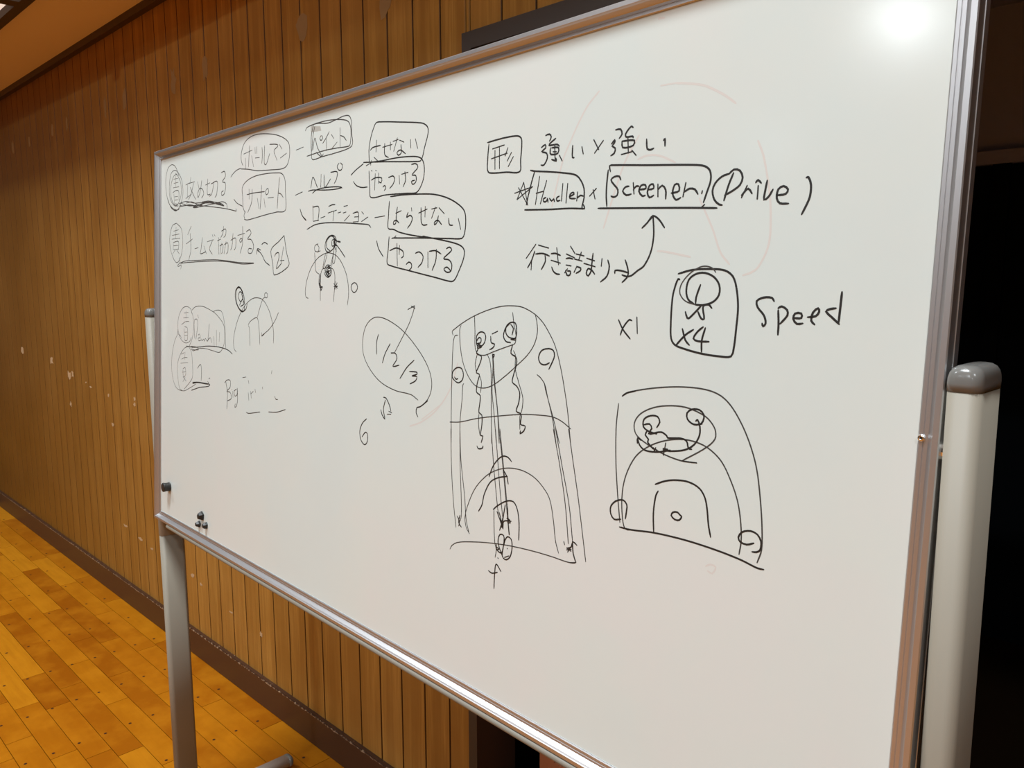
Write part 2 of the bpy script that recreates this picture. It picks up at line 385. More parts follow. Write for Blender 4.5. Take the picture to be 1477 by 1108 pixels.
# ------------------------------------------------------------------ the whiteboard
PSI, TILT = 0.8102, 0.0604
U = V((math.cos(PSI), -math.sin(PSI), 0)); N = V((-math.sin(PSI), -math.cos(PSI), 0))
DN = -math.cos(TILT) * V((0, 0, 1)) + math.sin(TILT) * N
UP = -DN; CN = U.cross(UP)
if CN.dot(N) < 0: CN = -CN
C0 = V((-0.25830, 1.30712, 1.30488))
def B(a, b, c=0.0): return C0 + U * a + UP * b + CN * c
WI, HI = 1.766, 0.866
wb = empty('whiteboard', V((C0.x, C0.y, 0)), 'large mobile whiteboard covered in black marker notes and court diagrams, on two beige posts', 'whiteboard')
bm = bmesh.new(); box(bm, B, -WI / 2 - .002, WI / 2 + .002, -HI / 2 - .002, HI / 2 + .002, -0.004, 0.0)
panel = obj('writing_panel', bm, M['board'], wb, C0)
PROF = [(0.0, -0.006), (0.0, 0.0012), (0.0012, 0.0022), (0.0042, 0.0022), (0.0046, 0.0016), (0.0052, 0.0016), (0.0056, 0.0024), (0.0084, 0.0024), (0.0094, 0.0034),
        (0.0124, 0.0074), (0.0134, 0.0094), (0.0142, 0.0106), (0.0190, 0.0106), (0.0200, 0.0096), (0.0200, -0.0040), (0.0207, -0.0044), (0.0207, -0.0140), (0.0195, -0.0148), (0.002, -0.0148), (0.0, -0.006)][:-1]
def rail_side(side):
    bm = bmesh.new(); R = []
    for e in (-1, 1):
        ring = []
        for w_, h in PROF:
            if side in 'tb':
                a = e * (WI / 2 + w_); b_ = (HI / 2 + w_) * (1 if side == 't' else -1)
            else:
                a = (WI / 2 + w_) * (1 if side == 'r' else -1); b_ = e * (HI / 2 + w_)
            ring.append(B(a, b_, h))
        R.append(ring)
    ring_loft(bm, R)
    return bm
for s_, nm in (('t', 'frame_rail'), ('b', 'frame_rail'), ('l', 'frame_stile'), ('r', 'frame_stile')):
    obj(nm, rail_side(s_), M['alu'], wb)
# shallow rail slung under the frame
bm = bmesh.new(); pr = []
for i in range(12):
    q = 2 * math.pi * i / 12; pr.append((-0.0255 + 0.0055 * math.sin(q), 0.0045 + 0.0080 * math.cos(q)))
ring_loft(bm, [[B(a, b_ if 0.3 < abs(a) / (WI / 2) else b_, c) for b_, c in [((x + 0.026) * k_ - 0.026 - HI / 2, y * k_) for x, y in pr]]
               for a, k_ in ((-WI / 2 + 0.055, 0.35), (-WI / 2 + 0.058, 0.8), (-WI / 2 + 0.064, 1), (WI / 2 - 0.064, 1), (WI / 2 - 0.055, 0.35))])
obj('lower_rail', bm, M['rail'], wb, smooth=True, label='thin beige rail under the frame')
# screw on the right stile
def disc_stack(f, rings, seg=20):
    bm = bmesh.new()
    ring_loft(bm, [[f(r * math.cos(2 * math.pi * i / seg), r * math.sin(2 * math.pi * i / seg), h) for i in range(seg)] for r, h in rings])
    return bm
def screw(a, b):
    f = lambda x, y, h: B(a + x, b + y, 0.0022 + h)
    sc_ = obj('screw', disc_stack(f, [(0.0034, 0), (0.0034, 0.0006), (0.0028, 0.0016), (0.0018, 0.0021), (0.0013, 0.0021), (0.0012, 0.0012)]), M['steel'], wb, smooth=True)
    obj('socket', disc_stack(f, [(0.0012, 0.00125), (0.0012, 0.00135)], 6), M['black'], sc_)
screw(0.8862, 0.0088)
# grey rectangle and pinholes on the panel
bm = bmesh.new(); vs = [bm.verts.new(B(a / 1000, b_ / 1000, 0.00003)) for a, b_ in ((-168.4, 415.4), (-134.8, 410.7), (-131, 402.5), (-166.5, 404.5))]; bm.faces.new(vs)
obj('grey_patch', bm, M['e'], panel, label='small smudged grey rectangle')

INK = [
    ('circled_kanji', 'circled kanji at the top left, ringed many times', 1.5, 'g', """-773.0,385.1 -793.7,407.8 -818.1,415.5 -842.9,407.5 -855.0,382.1 -849.8,349.8 -831.8,324.5 -793.0,306.2 -765.7,317.4 -749.0,341.9 -754.6,370.6 -773.0,390.2 -797.1,400.3 -821.5,394.9 -832.0,369.5 -828.3,340.2 -803.5,320.0 -775.9,316.8
-786.7,390.2 -803.9,388.0 -821.4,368.6 -821.2,342.3 -803.5,322.6 -779.3,320.9 -759.1,342.7 -762.7,368.7 -779.8,385.7 -793.6,393.5
-846.2,341.5 -821.1,315.9 -793.0,307.5 -769.0,309.9
-842.6,335.9 -824.7,320.1 -796.5,309.6 -772.4,308.8 -762.3,315.9
-805.3,380.8 -779.7,380.5
-792.2,386.9 -792.0,362.2
-803.8,371.0 -777.6,371.3
-808.7,361.0 -772.8,360.6
-810.7,349.3 -793.3,353.2 -774.8,350.4 -772.5,328.2
-803.7,346.2 -800.1,322.4
-800.2,339.4 -779.5,339.1
-798.7,331.4 -779.4,331.3
-796.6,323.4 -781.4,321.1"""),
    ('handwritten_phrase', 'first Japanese phrase with a scribbled double underline', 1.7, 'g', """-732.6,361.0 -709.8,364.1
-721.5,361.3 -722.5,332.3
-732.3,330.5 -699.8,338.1
-703.5,376.1 -706.5,363.8
-713.0,363.1 -681.0,364.0
-687.3,362.1 -699.9,340.6 -715.9,326.7
-706.4,353.7 -690.2,337.4 -674.2,323.7
-665.3,362.6 -655.7,344.6
-642.4,363.1 -649.5,341.6 -661.7,327.7 -664.9,335.4 -652.6,346.8 -637.2,343.0 -631.0,332.8 -643.1,325.1
-622.2,351.5 -598.3,354.3
-610.4,363.8 -611.1,331.2 -595.0,330.0
-592.4,351.4 -560.5,353.4 -562.9,327.5 -571.5,321.0
-577.8,352.5 -589.1,329.5 -600.9,325.6
-541.0,370.4 -524.2,371.1 -519.6,361.3 -535.0,351.1 -521.0,347.5 -518.1,338.0 -526.1,324.6 -537.3,323.1 -539.1,329.2 -529.1,331.9"""),
    ('scribbled_underline', None, 1.6, 'g', """-772.5,321.8 -729.0,323.8 -683.6,316.9 -639.9,315.0 -591.8,312.9 -545.5,307.2 -525.7,300.0 -568.4,307.6 -621.6,312.5 -664.6,309.3 -709.3,314.9 -755.5,315.4 -769.1,318.9
-769.0,315.1 -709.3,313.6 -664.6,306.8 -615.5,307.3 -568.4,307.6 -531.3,303.9
-762.3,322.3 -709.2,312.3 -652.2,312.2 -603.7,313.7 -551.1,304.1 -527.4,301.3
-728.9,320.0 -696.4,320.3 -664.6,310.6 -689.9,307.3 -658.3,306.4 -633.8,312.2
-639.9,316.3 -603.7,315.7 -568.4,310.0 -539.8,303.3
-568.4,308.4 -534.2,309.3 -517.4,305.3 -511.8,301.4 -510.6,292.0
-664.6,310.6 -591.6,302.7 -534.0,295.9 -489.8,289.5 -465.6,285.7 -468.4,290.4"""),
    ('bracket_strokes', None, 1.6, 'g', """-493.9,356.6 -483.2,362.5 -467.4,367.8 -446.6,370.2
-478.4,310.6 -463.3,301.5 -437.1,293.4
-219.2,379.6 -192.5,382.1
-218.6,298.7 -193.8,302.8
-201.1,273.1 -194.5,261.6 -179.8,250.8"""),
    ('boxed_word', 'ringed katakana word, top row left', 1.6, 'g', """-439.0,376.2 -445.4,385.8 -444.7,401.4 -432.3,417.8 -409.8,426.0 -375.5,428.1 -332.7,423.6 -296.0,416.7 -264.8,406.5 -247.1,395.1 -243.2,378.3 -246.2,364.4 -254.5,355.0 -271.8,351.6 -316.9,354.0 -373.6,358.1 -413.3,364.7 -446.5,368.7
-434.3,396.9 -396.7,400.3
-408.4,410.4 -411.2,382.1 -412.4,369.0
-426.5,388.2 -424.4,366.9
-398.9,389.6 -390.0,367.2
-384.6,404.3 -383.3,392.2
-377.3,404.5 -376.0,391.4
-383.1,383.5 -364.6,382.5
-354.6,400.8 -352.8,386.6 -354.7,369.6
-343.8,402.7 -343.8,368.5 -335.8,366.6 -322.4,385.3
-322.9,402.7 -291.0,398.4 -290.0,395.1 -304.2,389.5 -304.0,383.2
-304.1,385.3 -292.4,369.4
-284.3,398.0 -272.9,387.9
-279.1,372.1 -255.2,378.3
-440.5,376.8 -437.4,374.9"""),
    ('boxed_word', 'boxed katakana word under the ringed one', 1.6, 'g', """-426.5,281.0 -434.4,290.5 -437.5,313.2 -439.5,330.3 -422.8,341.1 -388.0,347.9 -340.0,348.8 -293.9,346.1 -271.5,342.3 -260.2,330.9 -257.3,307.9 -256.3,274.6 -291.7,272.7 -337.8,270.1 -386.0,266.3 -415.9,264.7 -428.7,266.5
-424.0,281.9 -430.4,274.5 -426.2,266.3
-418.1,315.1 -387.2,316.0 -341.4,315.0
-408.8,325.5 -407.8,305.4
-394.8,324.3 -396.7,299.1 -413.7,279.1
-354.6,328.6 -355.6,311.4 -359.6,282.3
-372.3,305.0 -364.4,283.7
-343.4,301.8 -338.2,284.6
-334.4,318.3 -327.5,319.9 -324.9,312.2 -334.2,308.6 -337.6,314.3 -333.5,318.7
-327.0,301.7 -303.9,301.4
-281.1,336.9 -286.0,306.0 -288.8,279.2
-286.1,308.1 -274.8,305.1 -265.8,298.2"""),
    ('boxed_word', 'double-boxed katakana word with a grey corner patch', 1.6, 'g', """-186.7,409.6 -181.2,414.6 -149.1,417.0 -109.2,412.5 -83.6,414.3 -58.7,416.8 -42.4,414.8 -34.7,405.2 -33.1,385.9 -29.3,370.6 -32.2,364.5 -48.3,361.1 -85.6,358.9 -124.6,357.7 -158.3,355.8 -163.0,359.7
-163.0,359.7 -165.3,385.1 -164.5,400.9 -158.2,416.0
-167.3,416.1 -144.7,417.5 -100.7,416.3 -58.5,410.7 -41.9,404.1 -35.3,390.4 -36.4,369.3 -40.3,365.5 -77.5,366.7 -120.5,367.3 -179.4,364.3
-162.1,371.0 -159.7,395.8 -153.5,413.1
-158.9,372.9 -152.8,392.6 -143.1,375.6 -126.8,358.0
-131.3,394.4 -135.6,390.0 -131.0,385.8 -125.8,389.6 -129.5,394.1
-104.2,397.5 -114.7,387.8 -125.4,380.2
-113.4,386.5 -112.6,366.4
-97.6,391.8 -88.7,384.0
-96.6,366.8 -77.9,376.6
-69.6,399.4 -68.3,367.8
-67.8,386.1 -57.3,382.6 -48.9,375.5
-147.3,367.5 -129.0,358.2 -122.5,362.0"""),
    ('handwritten_word', 'underlined katakana word in the second row', 1.7, 'k', """-163.5,307.0 -157.2,325.3 -140.6,306.2
-128.8,327.8 -129.3,305.3
-119.0,325.8 -115.9,304.2 -96.8,317.0
-97.3,328.1 -75.9,326.5 -77.5,315.2 -84.5,308.2
-70.1,340.8 -76.3,336.0 -70.9,329.3 -61.4,329.4 -59.6,336.4 -66.0,340.8
-172.6,302.0 -158.7,303.1 -113.6,299.5 -79.0,298.2 -60.1,299.5 -83.4,302.5 -122.6,303.6 -144.9,302.0 -157.6,297.3
-66.5,301.1 -58.9,298.3"""),
    ('bracket_strokes', None, 1.7, 'k', """-219.3,298.6 -193.8,302.5
-32.3,317.1 -18.6,323.7 4.5,331.9
-24.6,306.1 -15.5,299.0 0.4,294.4 17.7,293.6
40.7,243.4 69.0,244.5
-201.0,272.5 -192.4,260.2 -177.8,251.2"""),
    ('boxed_word', 'hiragana word in a tall box at the top', 1.8, 'k', """21.7,332.2 19.7,352.1 23.8,370.2 30.7,383.7 37.7,391.9 50.6,391.9 110.7,383.0 147.5,377.1 163.8,373.2 173.7,366.2 174.2,356.7 167.2,338.7 163.0,325.8 158.5,320.2 147.1,320.3 60.7,329.1 4.4,334.0
34.5,339.0 46.0,331.7
27.3,334.7 25.7,327.6
12.4,327.9 25.6,330.7
23.9,351.2 30.1,354.6 52.2,355.4
40.8,365.0 39.8,346.7
57.9,351.7 83.8,353.0
63.7,357.0 64.5,339.8 74.8,334.0
79.1,357.2 79.6,345.1
86.1,357.3 99.9,358.5
97.4,361.2 88.6,342.1
103.4,357.1 114.9,352.7
107.2,349.7 108.8,337.8 101.1,334.7 97.4,339.1 105.9,342.0 119.8,334.9
131.6,354.5 132.9,341.8
143.8,354.0 150.1,339.2"""),
    ('boxed_word', 'hiragana word in the second box', 1.8, 'k', """23.6,332.0 60.6,331.1 96.0,331.3 130.2,329.5 150.1,326.9 161.6,322.2 167.6,312.0 167.2,294.8 158.9,280.2 149.4,274.2 126.1,275.1 70.3,277.0 28.0,276.5 24.7,291.4 21.2,318.7
28.0,318.5 30.3,317.8
40.0,317.7 42.2,317.1
28.6,303.5 39.7,306.2 58.2,303.9 56.7,296.9 49.3,299.6
39.4,312.8 38.7,287.1
48.7,313.0 49.4,296.5
61.8,289.9 66.8,291.9 69.8,287.6 65.7,284.3
76.3,303.2 88.6,304.5 93.4,299.7 89.2,292.0 80.6,286.3
105.0,303.6 106.6,290.5
111.1,305.0 128.0,306.3
119.4,308.1 121.8,295.1 116.1,285.7
135.8,317.2 147.3,317.0 152.4,311.6 138.2,301.4 147.5,299.6 148.6,290.8 140.6,287.2 137.0,291.8 145.2,293.0"""),
    ('boxed_word', 'hiragana word in the rounded third box', 1.9, 'k', """83.0,273.4 116.0,273.5 165.8,271.0 197.5,267.6 228.2,259.7 252.3,248.8 264.3,238.9 267.4,224.2 265.4,208.0 260.6,202.3 231.3,203.1 169.1,206.2 91.3,209.2
95.2,275.9 96.1,272.4
80.5,266.5 79.1,242.3 79.2,225.0 94.3,222.2 108.4,217.6 135.9,212.4 175.5,206.9
113.1,249.9 98.3,246.8
102.4,256.0 100.3,243.1 99.1,231.1 93.2,230.4 93.7,234.4 100.6,236.0 107.8,231.6
139.0,252.6 140.2,247.6
130.9,246.2 127.2,239.1 136.2,241.4 142.0,237.7 139.1,230.0 130.4,222.5
157.5,243.6 178.2,248.1
163.0,251.0 164.7,229.6 169.8,225.1 179.3,225.4
173.2,252.2 173.3,236.9
188.6,247.4 201.6,248.5
197.8,249.7 189.3,234.0
206.2,248.2 218.9,238.9
205.3,236.9 202.7,227.6 196.7,224.2 196.5,228.0 204.1,230.4 213.6,223.7
229.1,231.8 231.7,222.4 239.2,221.6
251.0,230.2 257.0,214.7"""),
    ('handwritten_word', 'long underlined katakana word in the third row', 1.7, 'k', """-155.4,275.3 -153.1,248.7
-155.3,273.0 -134.8,271.6 -136.2,247.7
-153.0,248.0 -133.9,248.8
-127.3,252.3 -112.7,254.4
-101.5,270.6 -90.8,272.5 -80.1,272.4
-103.3,259.5 -75.5,262.6
-83.9,261.6 -86.3,245.1
-71.0,257.5 -61.4,258.7
-54.3,256.5 -44.8,257.6
-52.6,267.3 -40.3,268.2
-49.6,243.1 -33.6,252.0
-23.6,254.2 -7.7,254.7 -6.3,239.7
-19.3,247.9 -7.4,247.7
-23.0,239.9 -6.3,239.7
2.8,255.1 8.8,250.9
2.7,239.2 21.7,245.6
-174.9,234.7 -147.3,241.4 -111.4,243.0 -51.5,239.9 -3.0,235.9 24.2,232.8 30.5,228.3"""),
    ('boxed_word', 'hiragana word in the slanting lowest box', 1.9, 'k', """82.4,211.3 80.8,191.0 78.9,170.5 89.8,166.2 138.6,158.0 203.8,147.5 240.5,141.8 247.8,144.6 257.2,158.4 265.1,173.0 266.8,184.0 261.3,190.5 246.5,195.6 216.3,201.3 185.1,206.3 169.0,208.9
96.6,209.7 100.7,212.2
89.6,208.6 101.9,209.5
48.0,206.4 54.1,193.8 67.5,181.0
85.2,189.8 102.6,193.4 120.2,187.9 122.3,180.8 116.6,177.9
104.0,200.4 106.7,166.0
111.1,197.1 110.8,183.1
129.7,167.7 136.3,171.2 143.1,168.5 143.4,162.5 136.9,158.6
152.3,184.1 162.0,185.8 171.4,179.7 169.3,170.0 159.9,162.9
183.0,185.2 184.2,162.1
186.1,186.1 201.7,186.6 214.3,181.6
203.2,188.5 202.5,172.3 194.5,158.1
226.1,188.8 233.4,190.8 238.7,186.6 220.8,174.8 232.9,172.7 239.8,166.1 238.2,156.8 229.4,155.0 222.2,159.7 229.0,162.5 238.2,156.8"""),
    ('court_diagram', 'small half-court sketch with scribbled circles', 1.3, 'g', """-134.7,208.0 -145.9,204.2 -145.6,196.1 -134.2,194.2 -131.3,201.4 -139.2,207.4
-145.6,196.1 -136.4,193.5 -126.6,195.6
-146.4,192.6 -144.1,178.7 -140.7,160.1 -128.2,154.2
-165.9,111.3 -174.5,114.2 -176.8,127.3 -169.5,148.6 -156.1,167.2 -136.0,182.0 -113.8,189.5 -96.3,190.9 -74.6,186.3 -57.2,174.9 -41.9,157.0 -34.2,139.4 -31.4,121.8 -34.3,102.4
-123.3,108.0 -124.2,132.3 -122.4,157.6 -117.3,163.3 -95.3,165.3 -82.2,162.3 -76.6,152.8 -76.7,132.6 -79.1,106.6
-108.5,190.5 -113.4,178.1 -117.3,163.3
-102.8,190.4 -108.1,178.0 -115.1,164.4
-79.4,202.1 -84.0,186.6 -91.1,168.7
-73.0,199.7 -76.5,181.9 -79.2,173.0 -83.5,173.1 -84.1,188.8
-81.2,193.2 -87.5,166.4"""),
    ('scribbled_marks', None, 1.7, 'k', """-128.2,154.2 -128.9,136.9 -124.2,131.1 -116.1,132.3
-123.7,155.3 -126.1,134.6 -120.3,125.4
-129.0,139.2 -121.5,132.3 -127.3,131.1 -117.0,132.3 -122.6,125.4
-98.5,191.4 -108.8,196.2 -110.1,207.6 -101.7,217.5 -88.8,220.8 -77.9,217.7 -73.3,208.6 -83.6,197.8 -96.3,192.5 -105.1,192.7
-92.0,193.5 -105.4,200.7 -105.0,211.9 -93.0,219.4 -82.2,216.7 -77.5,206.5 -85.6,195.6
-88.4,211.4 -82.1,214.5 -79.5,204.3 -87.2,202.3 -89.2,210.3
-84.4,219.0 -73.4,210.8 -60.6,207.7
-60.7,209.3 -77.7,211.0
-75.3,205.3 -62.2,196.0 -45.0,182.4
-84.2,213.4 -79.4,202.1 -72.7,193.0
-77.7,213.2 -81.8,206.6 -73.0,201.9
-91.1,168.7 -102.0,170.0 -109.3,164.4 -105.9,155.2 -96.9,150.6 -88.4,155.1 -88.7,163.0 -97.6,167.6 -106.1,162.1 -101.4,152.9 -90.6,157.4 -93.1,164.2 -100.5,163.1 -99.3,156.3 -95.1,159.7 -99.5,160.9
-112.6,157.6 -107.1,151.8 -99.0,148.8 -90.4,151.7
-104.7,160.2 -94.9,155.2 -102.9,157.5 -92.5,160.1
-79.1,138.2 -67.2,129.9
-68.4,139.3 -76.5,128.5
-78.9,133.0 -66.1,133.7
-72.8,141.6 -71.4,128.1
-76.0,135.9 -68.2,132.6
-14.8,139.9 -22.7,136.1 -23.6,129.6 -16.1,123.5 -7.4,126.4 -4.5,133.0 -8.7,138.4 -15.6,139.9"""),
    ('circled_kanji', 'second circled kanji below the first', 1.4, 'g', """-787.6,277.6 -813.8,271.7 -829.6,242.5 -817.9,208.8 -787.0,185.6 -761.3,197.6 -748.9,229.7 -757.6,262.5 -787.6,277.6
-769.9,197.7 -765.5,186.2 -780.0,178.2 -774.0,176.5 -756.9,179.5 -761.1,169.8
-804.9,259.7 -774.6,261.6
-813.7,250.2 -770.3,251.7
-789.3,268.8 -791.7,242.7
-815.4,241.3 -765.9,241.7
-806.5,233.3 -806.4,215.1
-806.5,233.3 -774.4,233.9 -774.3,215.9
-806.5,225.1 -776.1,225.7
-804.7,216.7 -774.3,216.9
-795.9,214.8 -809.0,206.9
-785.5,214.5 -769.9,205.9"""),
    ('handwritten_phrase', 'second Japanese phrase with a plain double underline', 1.6, 'g', """-699.9,266.1 -720.0,247.9
-728.1,227.4 -691.5,237.3
-705.4,250.5 -701.7,212.2 -712.9,190.1
-679.2,214.8 -659.5,216.7
-636.6,238.3 -643.9,213.7 -647.7,203.0 -617.1,206.8
-628.6,219.5 -615.5,202.2
-611.3,228.1 -576.5,231.4
-583.8,228.7 -598.4,212.4 -583.4,199.9
-584.0,242.3 -580.3,237.6
-574.5,242.5 -569.4,238.7
-558.3,227.8 -540.6,231.6
-551.3,235.0 -550.7,199.1
-537.3,247.8 -516.4,251.2 -516.2,239.5 -526.5,234.0
-527.0,257.6 -530.2,243.0 -540.6,234.6
-545.3,216.9 -529.8,219.9 -530.9,204.6 -536.4,200.2
-536.9,222.5 -544.9,199.0
-522.7,219.1 -505.4,221.5 -505.1,203.9 -511.9,199.6
-514.5,224.7 -523.8,199.9
-491.9,226.8 -468.4,230.3 -468.0,211.6 -474.6,206.0
-480.7,240.9 -484.9,215.0 -491.5,206.4
-458.6,235.7 -426.1,238.6
-436.1,253.2 -435.6,229.1 -445.1,220.9 -449.8,225.3 -440.8,229.3 -435.3,219.1 -446.6,198.9
-419.8,241.1 -404.1,244.6 -397.6,237.4 -413.1,226.8 -397.3,224.8 -385.8,211.9 -393.6,198.7 -409.3,199.1 -408.2,206.9 -393.7,206.5
-765.5,183.9 -736.0,188.0 -663.1,188.6 -572.2,188.1 -515.1,185.0 -447.5,180.0 -383.7,177.8 -434.4,176.9 -515.1,183.5 -601.7,185.6 -727.7,184.6 -761.2,183.5"""),
    ('arrow_mark', None, 1.7, 'k', """-351.1,213.5 -339.3,217.2 -325.6,213.2
-316.3,172.4 -335.3,180.3 -350.6,194.3 -369.0,204.4
-371.8,194.8 -369.1,205.8 -355.0,202.7
-369.0,203.1 -364.6,199.6"""),
    ('boxed_word', 'number and letter in a tilted diamond box', 1.6, 'k', """-259.7,227.5 -278.8,217.8 -311.3,201.5 -303.1,174.4 -299.7,155.6 -291.0,154.2 -260.4,161.9 -239.0,173.5 -247.7,191.9 -255.4,213.0 -259.7,227.5
-296.1,189.0 -292.2,194.3 -281.0,195.9 -279.0,187.3 -288.6,166.2 -269.2,175.2
-261.8,206.7 -270.8,175.3
-274.9,180.6 -258.3,181.1"""),
    ('court_diagram', 'small arc sketch with one heavily ringed circle', 1.3, 'g', """-460.0,-4.6 -470.2,1.2 -474.0,18.8 -464.4,45.7 -448.3,69.7 -422.7,92.0 -394.4,105.4 -372.7,109.1 -345.2,106.2 -321.0,90.3 -304.0,66.2 -296.3,42.0 -296.9,22.9
-328.9,120.2 -336.6,116.8 -333.4,110.6 -324.5,110.7 -324.7,117.5 -330.7,120.2
-333.4,110.6 -342.3,107.7 -353.9,92.2 -365.6,71.0
-405.8,53.9 -396.4,61.4 -368.6,70.0 -362.3,64.1 -356.9,44.7 -353.7,16.9
-405.7,52.5 -400.6,48.5 -397.1,12.1
-277.6,82.7 -291.3,66.7 -314.0,49.4 -344.5,35.5
-346.5,41.0 -346.3,34.1 -334.4,38.8"""),
    ('scribbled_marks', None, 1.9, 'k', """-422.7,93.5 -426.4,110.6 -439.7,126.2 -453.0,130.5 -466.1,121.7 -467.1,107.1 -455.4,89.8 -435.4,79.4 -416.1,86.5 -411.9,96.6
-429.3,96.2 -433.0,116.3 -446.3,128.2 -459.5,126.1 -464.6,113.0 -458.8,95.6 -442.0,82.9 -425.7,81.9 -422.7,93.5
-433.0,116.3 -446.2,120.4 -452.5,110.2 -442.4,100.3 -432.8,107.6 -438.2,116.2
-446.9,92.9 -432.7,104.8 -426.0,96.3 -442.2,90.2"""),
    ('circled_kanji', 'third and fourth ringed kanji at the left edge', 1.1, 'g', """-693.7,67.9 -700.3,78.1 -723.4,83.5 -750.2,78.1 -770.6,60.3 -777.3,38.8 -770.3,17.8 -756.4,5.2 -729.3,-1.3 -706.1,4.0 -696.3,13.6
-700.3,78.1 -687.1,60.4 -683.6,34.8 -693.0,8.6 -709.2,-7.9
-777.3,28.1 -779.3,17.3 -798.1,-2.5 -812.1,-33.1 -815.5,-66.1 -804.6,-95.3 -783.3,-112.3 -741.7,-114.9 -704.9,-104.6 -669.2,-92.0
-777.3,28.1 -775.1,18.1 -759.9,13.0 -754.4,7.9
-712.5,-8.1 -739.2,-15.0 -766.4,-35.4 -778.7,-57.8 -776.5,-84.6 -765.8,-110.6 -750.6,-115.0
-712.5,-8.1 -696.0,-20.1 -689.2,-45.7 -688.8,-76.9 -705.1,-91.5 -738.4,-110.6
-740.0,67.9 -714.6,70.4
-727.9,73.4 -727.8,56.5
-743.2,56.5 -713.2,58.3
-754.6,40.2 -733.1,47.9 -709.8,49.8
-739.6,32.4 -736.0,6.3 -726.0,4.2 -719.3,7.2 -719.6,33.3 -736.3,36.5
-736.2,23.4 -719.5,24.9
-736.1,15.5 -719.4,17.1
-756.1,-29.4 -735.8,-24.1
-754.0,-41.2 -735.7,-35.9 -718.9,-34.8
-732.4,-22.5 -735.6,-41.2
-759.4,-51.0 -715.5,-46.3
-745.6,-63.2 -732.1,-59.5 -728.6,-75.1 -742.0,-81.6 -745.6,-65.9
-748.9,-71.5 -728.6,-68.5
-745.4,-81.9 -725.1,-90.7
-731.9,-82.0 -745.3,-93.9"""),
    ('boxed_word', 'faint boxed Latin word with wavy letters', 1.2, 'g', """-677.4,55.6 -680.5,45.3 -676.9,12.0
-677.4,55.6 -664.6,56.1 -660.1,46.1 -664.3,28.0 -670.5,9.8
-661.6,66.4 -655.2,59.0
-657.8,19.4 -651.6,23.5 -645.2,16.2 -657.8,13.0 -654.5,8.1 -642.0,10.0
-642.1,13.8 -635.8,9.1 -626.5,13.4 -623.4,8.5 -617.3,15.1 -608.1,9.4 -599.1,16.1
-596.6,48.5 -602.2,20.9 -603.9,9.6
-602.1,13.4 -590.1,17.8 -584.0,7.0
-572.4,22.4 -570.3,1.6
-559.1,36.6 -558.5,1.1
-543.4,32.4 -544.8,11.6
-693.8,75.7 -674.5,83.8 -636.8,86.0 -600.1,80.7 -564.4,71.8 -535.3,58.2 -520.9,46.7 -517.8,30.0 -520.2,8.2 -539.8,-10.0 -574.8,-9.8 -617.0,-7.5 -654.3,-9.8 -686.2,-16.9 -696.0,-13.7
-576.2,76.4 -552.9,79.9 -534.5,77.5 -524.1,65.8 -515.1,37.3 -511.5,-2.1
-699.4,-7.4 -660.7,-7.6 -654.3,-12.3 -692.8,-13.5 -689.6,-8.1"""),
    ('underline_stroke', None, 1.7, 'k', """-725.8,-8.4 -686.3,-8.6 -641.8,-5.2 -611.0,-1.6 -563.2,0.3 -517.2,-1.3 -494.8,-4.7 -479.3,-10.3
-688.7,-89.9 -659.7,-86.7 -628.3,-85.6 -591.5,-85.9 -600.5,-90.5 -646.9,-97.6 -695.0,-108.9
-688.7,-92.5 -659.7,-87.8 -597.6,-85.2 -603.7,-79.5
-597.7,-73.9 -591.7,-70.9"""),
    ('handwritten_digit', 'handwritten 7 at the left', 1.5, 'g', """-660.1,-55.1 -650.7,-47.9 -642.5,-45.2 -638.0,-57.1 -639.5,-81.5"""),
    ('handwritten_letters', 'letter of the half-erased words starting with Big', 1.5, 'g', """-510.2,-70.9 -501.3,-94.3 -503.4,-129.7
-515.8,-75.1 -504.6,-68.0 -488.0,-67.6 -487.7,-80.8 -504.2,-92.1 -487.5,-92.8 -481.7,-104.3 -501.0,-112.4
-475.4,-89.2 -473.5,-102.2
-480.4,-85.4 -478.8,-86.2
-457.7,-82.7 -468.4,-88.5 -465.5,-97.7 -454.7,-94.2 -454.0,-79.9 -451.8,-103.4 -456.9,-118.3 -464.9,-121.6 -462.4,-114.1
-429.0,-55.9 -413.5,-53.2
-403.1,-58.7 -400.3,-65.4
-402.5,-84.1 -399.5,-100.0
-392.3,-80.8 -387.9,-94.2
-389.7,-85.1 -379.7,-79.5
-372.3,-74.2 -369.7,-80.8
-340.6,-66.5 -339.0,-70.9
-301.2,-30.7 -303.3,-37.5
-288.2,-80.1 -283.4,-85.1 -275.6,-84.7
-410.7,-125.8 -401.4,-127.0 -349.0,-117.9
-312.9,-113.5 -280.4,-110.0 -244.5,-100.7"""),
    ('fraction_drawing', '1/2/3 written in a large tilted oval with an arrow', 1.3, 'g', """169.9,-36.9 152.4,-30.7 108.8,-28.1 66.8,-17.7 35.7,1.6 18.0,22.6 15.1,47.2 23.9,69.8 45.2,83.3 70.6,84.1 103.9,75.4 132.3,62.7 164.1,41.5 187.5,20.4 200.1,1.2 202.1,-16.5 193.9,-33.1 176.0,-46.5 167.5,-49.3 166.4,-56.9 171.2,-62.7
105.2,30.3 121.1,50.5 139.5,74.5 150.1,93.2 154.5,104.7"""),
